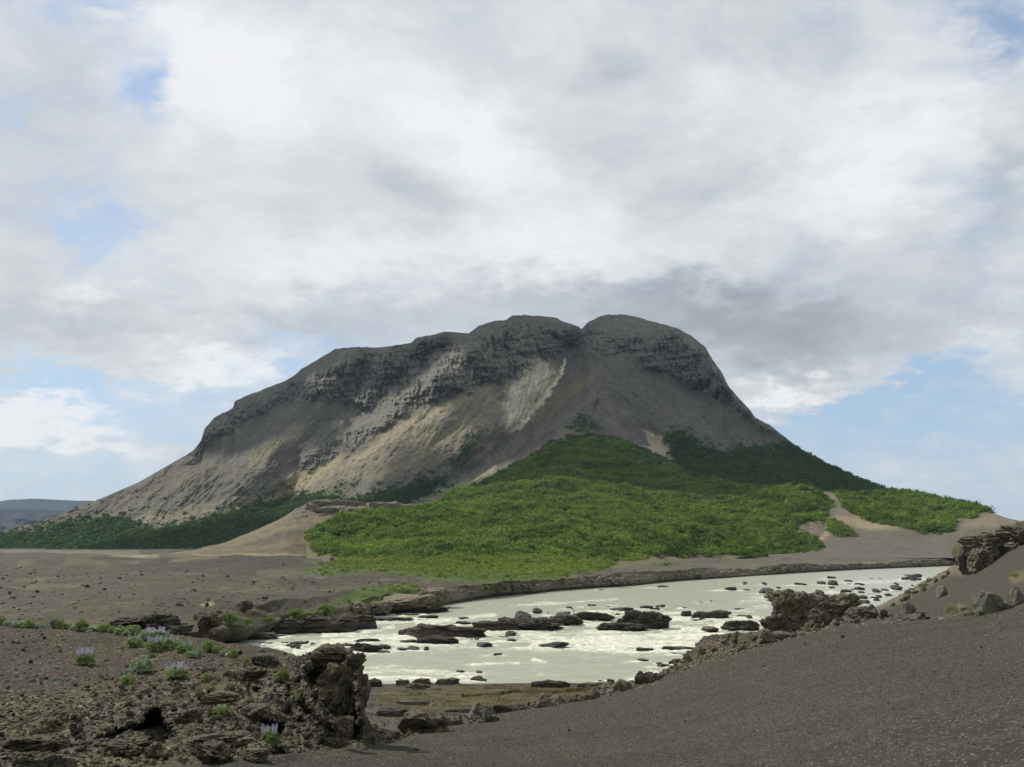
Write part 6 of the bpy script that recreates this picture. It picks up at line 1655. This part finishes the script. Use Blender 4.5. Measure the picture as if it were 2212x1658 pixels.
for i in range(70):
    t_ = rs.random(); x = 1400 + t_ * 520; top_y = float(np.interp(x, [1400, 1440, 1500, 1560, 1640, 1720, 1800, 1920], [1474, 1456, 1410, 1380, 1376, 1372, 1356, 1340])); bot_y = float(np.interp(x, [p[0] for p in CREST], [p[1] for p in CREST])) - 2
    y = rs.uniform(min(top_y, bot_y - 3), bot_y)
    place('shore_rubble', 'shore_stone', 'lava' if rs.random() < 0.5 else 'block', [M_shelfrock, M_lava, M_tan, M_lava][i % 4], x, y, rs.uniform(7, 24), rs.uniform(6, 16), 'one of the brown stones of the rubble strip behind the gravel crest', 'stone', 'stones of the rubble strip on the right shore', rnd=rs)
for i in range(46):
    t_ = rs.random(); x = 800 + t_ * 1240; yw = float(np.interp(x, [p[0] for p in WATERLINE], [p[1] for p in WATERLINE]))
    place('lava_plain', 'bank_stone', 'lava', M_tan if i % 3 else M_lava, x, yw - rs.uniform(4, 22 if x < 1400 else 12), rs.uniform(8, 22) * (1 if x < 1400 else 0.7), rs.uniform(5, 13) * (1 if x < 1400 else 0.7), 'one of the tan stones of the craggy far river bank', 'stone', 'stones of the far river bank', rnd=rs)
for i in range(16):
    x, y = rs.uniform(0, 640), rs.uniform(1232, 1330)
    place('lava_plain', 'plain_stone', 'lava', M_lava_dark if i % 2 else M_lava, x, y, rs.uniform(4, 12) * (y - 1180) / 100, rs.uniform(2, 6) * (y - 1180) / 100, 'one of the dark stones scattered on the lava plain', 'stone', 'stones scattered on the lava plain', rnd=rs)

for i, (x, y, w, lab) in enumerate([(1820, 1378, 9, 'small stone just below the crest near the broad tan crag'), (1650, 1440, 7, 'lone dark pebble-like stone on the upper gravel slope'), (1480, 1560, 6, 'small pale stone in the middle of the gravel slope'), (1990, 1500, 6, 'small stone low on the right of the gravel slope'), (2120, 1400, 7, 'small stone on the gravel below the large crest boulder'),
                                  (1230, 1580, 8, 'small stone on the gravel under the shelf rock group'), (900, 1622, 8, 'small stone at the left end of the gravel slope'), (1090, 1600, 6, 'little dark stone on the gravel left of centre')]):
    place('gravel_slope', 'stone', 'block', M_grey if i % 2 else M_lava, x, y, w, w * 0.7, lab, rnd=rs)

# ---- loose small rubble and pebbles (nobody could count them)
def pebbles(nm, mat, n, sub=1, seed=0):
    out = []
    for k in range(n):
        v, f = rock_shape(900 + k + seed, sub, 'block'); me = tri_mesh(nm, v, f, False); me.materials.append(mat); out.append(me)
    return source_objects(out)
GNs = scatter_group('rubble scatter', pebbles('small_stone', M_lava, 5, 2) + pebbles('small_dark_stone', M_lava_dark, 2, 2, 20) + pebbles('small_pale_stone', M_grey, 1, 2, 40))
M_peb = rock_material('gravel grains', (0.085, 0.070, 0.055), (0.050, 0.042, 0.036), (0.24, 0.19, 0.13), 8.0)
M_peb2 = rock_material('pale pumice grains', (0.22, 0.195, 0.15), (0.15, 0.125, 0.095), (0.34, 0.31, 0.26), 8.0)
GNp = scatter_group('pebble scatter', pebbles('pebble', M_peb, 4, 1, 60) + pebbles('pumice', M_peb2, 2, 1, 80))
sT = SHEETS['lava_terrace']
wT = (0.05 + 0.95 * sT.fr) * (1 - sT.cav); wT = wT * (sT.X < 1000)
scatter('rubble', sT, wT, lambda V: 0.030 + 0.0010 * V[..., 1], 2.9, GNs, 'loose brown lava rubble covering the terrace at the left', 'rubble', 11, 26000, sink=0.0)
scatter('pebbles', ns, (ns.Y < 1790) * 1.0, lambda V: 0.006 + 0.00042 * V[..., 1], 3.6, GNp, 'fine dark gravel with pale pumice grains on the near slope', 'gravel', 12, 50000, sink=0.0)
scatter('rubble', SHEETS['shore_rubble'], np.ones(SHEETS['shore_rubble'].X.shape), lambda V: 0.22 + 0 * V[..., 1], 2.0, GNs, 'loose brown rubble along the right-hand shore', 'rubble', 13, 8000, sink=0.0)
scatter('rubble', pl, (np.clip(1 - pl.veg, 0, 1)) * smooth(420, 200, pl.V[..., 1]), lambda V: 0.09 + 0.0010 * V[..., 1], 12.0, GNs, 'small dark stones strewn over the lava plain', 'rubble', 14, 700, sink=0.0)
GNg = scatter_group('moss scatter', source_objects([leaf_cloud('moss', 24, 800 + k, 0.5, 0.35, M_straw) for k in range(3)]))
scatter('dry_plants', sT, (1 - sT.fr) * smooth(0.0, 0.4, fbm(sT.V[..., 0] / 3, sT.V[..., 1] / 4, 1.0, 3)) * (sT.Y > 1365), lambda V: 0.10 + 0 * V[..., 1], 5.0, GNg, 'sparse straw-coloured plants dotting the dark ash', 'ground cover', 15, 1800, sink=0.0)

# ================================================================ LABELS OF THE MANY STONES
# every loose stone is told by its size, tone and nearest landmark that can be found by name
MARKS = [('the big black cavity', 345, 1590), ('the round budding lupine', 307, 1440), ('the lone lilac lupine on the ash', 183, 1420), ('the single-spike lupine', 278, 1468), ('the hollow lupine at the bottom', 583, 1590), ('the straw-coloured grass tuft', 478, 1485),
         ('the river tower', 731, 1440), ('the tower foot', 750, 1575), ('the split boulder on the plain', 440, 1350), ('the dark lava wall', 300, 1350), ('the largest bush on the plain', 497, 1340), ('the lower left corner', 40, 1640), ('the left edge of the ash', 5, 1480),
         ('the bright lupine in the crack', 611, 1465), ('the big lupine cluster', 345, 1395), ('the crack below the black hollow', 670, 1570), ('the pale pinkish stone', 172, 1527), ('the lowest grey lava ridge', 455, 1640), ('the clinker bank', 110, 1600),
         ('the foaming chute', 680, 1400), ('the long flat-topped ledge', 955, 1365), ('the gap waterfall in the barrier', 1205, 1350), ('the craggy rock island', 1370, 1350), ('the rounded tan boulder', 1533, 1355), ('the long dark island rock', 1540, 1330), ('the craggy river boulder', 1605, 1352),
         ('the lone rock under the far bank', 1431, 1268), ('the tall lava tower', 1712, 1320), ('the broad tan crag', 1806, 1330), ('the overhanging lava head', 2096, 1210), ('the water corner below the bank', 1915, 1305), ('the far end of the river', 2045, 1228), ('the upstream shallows', 1800, 1262),
         ('the bare upstream bank', 1700, 1250), ('the right shore heap', 1400, 1472), ('the pool edge rock', 1458, 1430), ('the small still pool', 1330, 1490), ('the shelf rock group', 1235, 1525), ('the pale boulder at the gravel foot', 1035, 1550), ('the tan cliff block', 870, 1305), ('the cleft crag', 905, 1300),
         ('the grey crags under the meadow', 1317, 1255), ('the low crag at the meadow corner', 1130, 1268), ('the flat bench of the right shore', 1575, 1385), ('the grey boulder on the crest', 1964, 1325), ('the boulder part-way up the bank', 2035, 1285), ('the left edge of the plain', 10, 1270), ('the foot of the mound', 500, 1210), ('the middle of the plain', 250, 1270),
         ('the bank pair of bushes', 670, 1320), ('the split between chute and long ledge', 800, 1385), ('the calm pool centre', 1200, 1430)]
SIDES = ['right of', 'beyond and right of', 'directly beyond', 'beyond and left of', 'left of', 'in front and left of', 'directly in front of', 'in front and right of']
ORD = ['nearest', 'second nearest', 'third nearest', 'fourth nearest', 'fifth nearest', 'sixth nearest', 'seventh nearest']
bucket = {}
for o in list(COL.objects):
    lab = o.get('label', '')
    if not lab.startswith('one of the') or 'shrub' in lab: continue
    p = o.location; fy = p.y * cP + (p.z - EYE) * sP
    X_, Y_ = CX + FPX * p.x / fy, CY - FPX * ((p.z - EYE) * cP - p.y * sP) / fy
    best = min(MARKS, key=lambda m: math.hypot(m[1] - X_, (m[2] - Y_) * 1.6))
    a_ = math.degrees(math.atan2(best[2] - Y_, X_ - best[1])) % 360
    side = SIDES[int(((a_ + 22.5) % 360) // 45)]
    bucket.setdefault((best[0], side), []).append((math.hypot(best[1] - X_, best[2] - Y_), o, o.scale.x / mpp(p.y)))
for (mk, side), lst in bucket.items():
    lst.sort(key=lambda q: q[0])
    for k, (d_, o, px_) in enumerate(lst):
        if k >= len(ORD): continue
        tone = {'grey boulder': 'grey', 'dark lava rock': 'dark', 'wet river rock': 'black wet', 'river rock': 'dark brown', 'tan cliff rock': 'tan', 'mauve shore rock': 'mauve', 'brown lava rock': 'brown'}.get(o.data.materials[0].name, 'brown')
        kind_ = 'rock' if 'rock' in o.name else 'stone'
        if o.name.startswith('river_rock') and o.scale.z < o.scale.x * 0.7: tone = 'flat ' + tone
        o['label'] = '%s %s, %s %s %s' % (tone, kind_, ORD[k], side.replace('directly ', ''), mk)

# ================================================================ CLOUDS (the bank towards the sun; its shadow lies on the mountain)
M_cloud = bpy.data.materials.new('cloud'); M_cloud.use_nodes = True
g = G(M_cloud.node_tree); b = M_cloud.node_tree.nodes['Principled BSDF']
b.inputs['Base Color'].default_value = (0.9, 0.9, 0.92, 1); b.inputs['Roughness'].default_value = 1.0; b.inputs['Specular IOR Level'].default_value = 0.0
tr = g.node('ShaderNodeBsdfTranslucent'); tr.inputs[0].default_value = (0.85, 0.86, 0.9, 1)
mx = g.node('ShaderNodeMixShader'); mx.inputs[0].default_value = 0.4
out = M_cloud.node_tree.nodes['Material Output']
g.l.new(b.outputs[0], mx.inputs[1]); g.l.new(tr.outputs[0], mx.inputs[2]); g.l.new(mx.outputs[0], out.inputs[0])
CLOUD_Z = 2700.0
def cloud(x, y, D, rx, ry, rz, seed, lab):
    """a cloud whose shadow falls on the ground seen at picture (x, y) and distance D"""
    q = Vector(P(x, y, D)); t_ = (CLOUD_Z - q.z) / to_sun.z
    v, f = ICO[5]; v = v.copy()
    v *= (1 + 0.55 * fbm(v[:, 0] * 1.5 + seed, v[:, 1] * 1.5, v[:, 2] * 1.5, 5, 0.6))[:, None]
    v[:, 2] = np.where(v[:, 2] < -0.25, -0.25 + (v[:, 2] + 0.25) * 0.3, v[:, 2])
    v += v * np.abs(fbm(v[:, 0] * 5 + seed, v[:, 1] * 5, v[:, 2] * 5, 4, 0.6))[:, None] * 0.16
    me = tri_mesh('cloud', v * np.array([rx, ry, rz]), f, True); me.materials.append(M_cloud)
    o = bpy.data.objects.new('cloud', me); o.location = q + to_sun * t_; COL.objects.link(o)
    o['kind'] = 'structure'; o['label'] = lab
for i, c in enumerate(CLOUDS):
    cloud(*c, 120, 31 + i * 3, 'white cumulus cloud drifting on the sunward side of the mountain')

# ================================================================ HAZE
bm = bmesh.new(); bmesh.ops.create_cube(bm, size=1.0)
me = bpy.data.meshes.new('haze'); bm.to_mesh(me); bm.free()
hz = bpy.data.objects.new('haze', me); COL.objects.link(hz)
hz.scale = (29000, 16900, 530); hz.location = (0, 8050, 261)
M_haze = bpy.data.materials.new('haze'); M_haze.use_nodes = True
t = M_haze.node_tree; t.nodes.clear()
ou = t.nodes.new('ShaderNodeOutputMaterial'); vo = t.nodes.new('ShaderNodeVolumePrincipled')
vo.inputs['Color'].default_value = (0.55, 0.76, 1.0, 1); vo.inputs['Density'].default_value = 0.00003; vo.inputs['Anisotropy'].default_value = 0.1
t.links.new(vo.outputs[0], ou.inputs['Volume']); me.materials.append(M_haze)
hz['kind'] = 'stuff'; hz['label'] = 'thin pale haze filling the air over the plain and mountain'
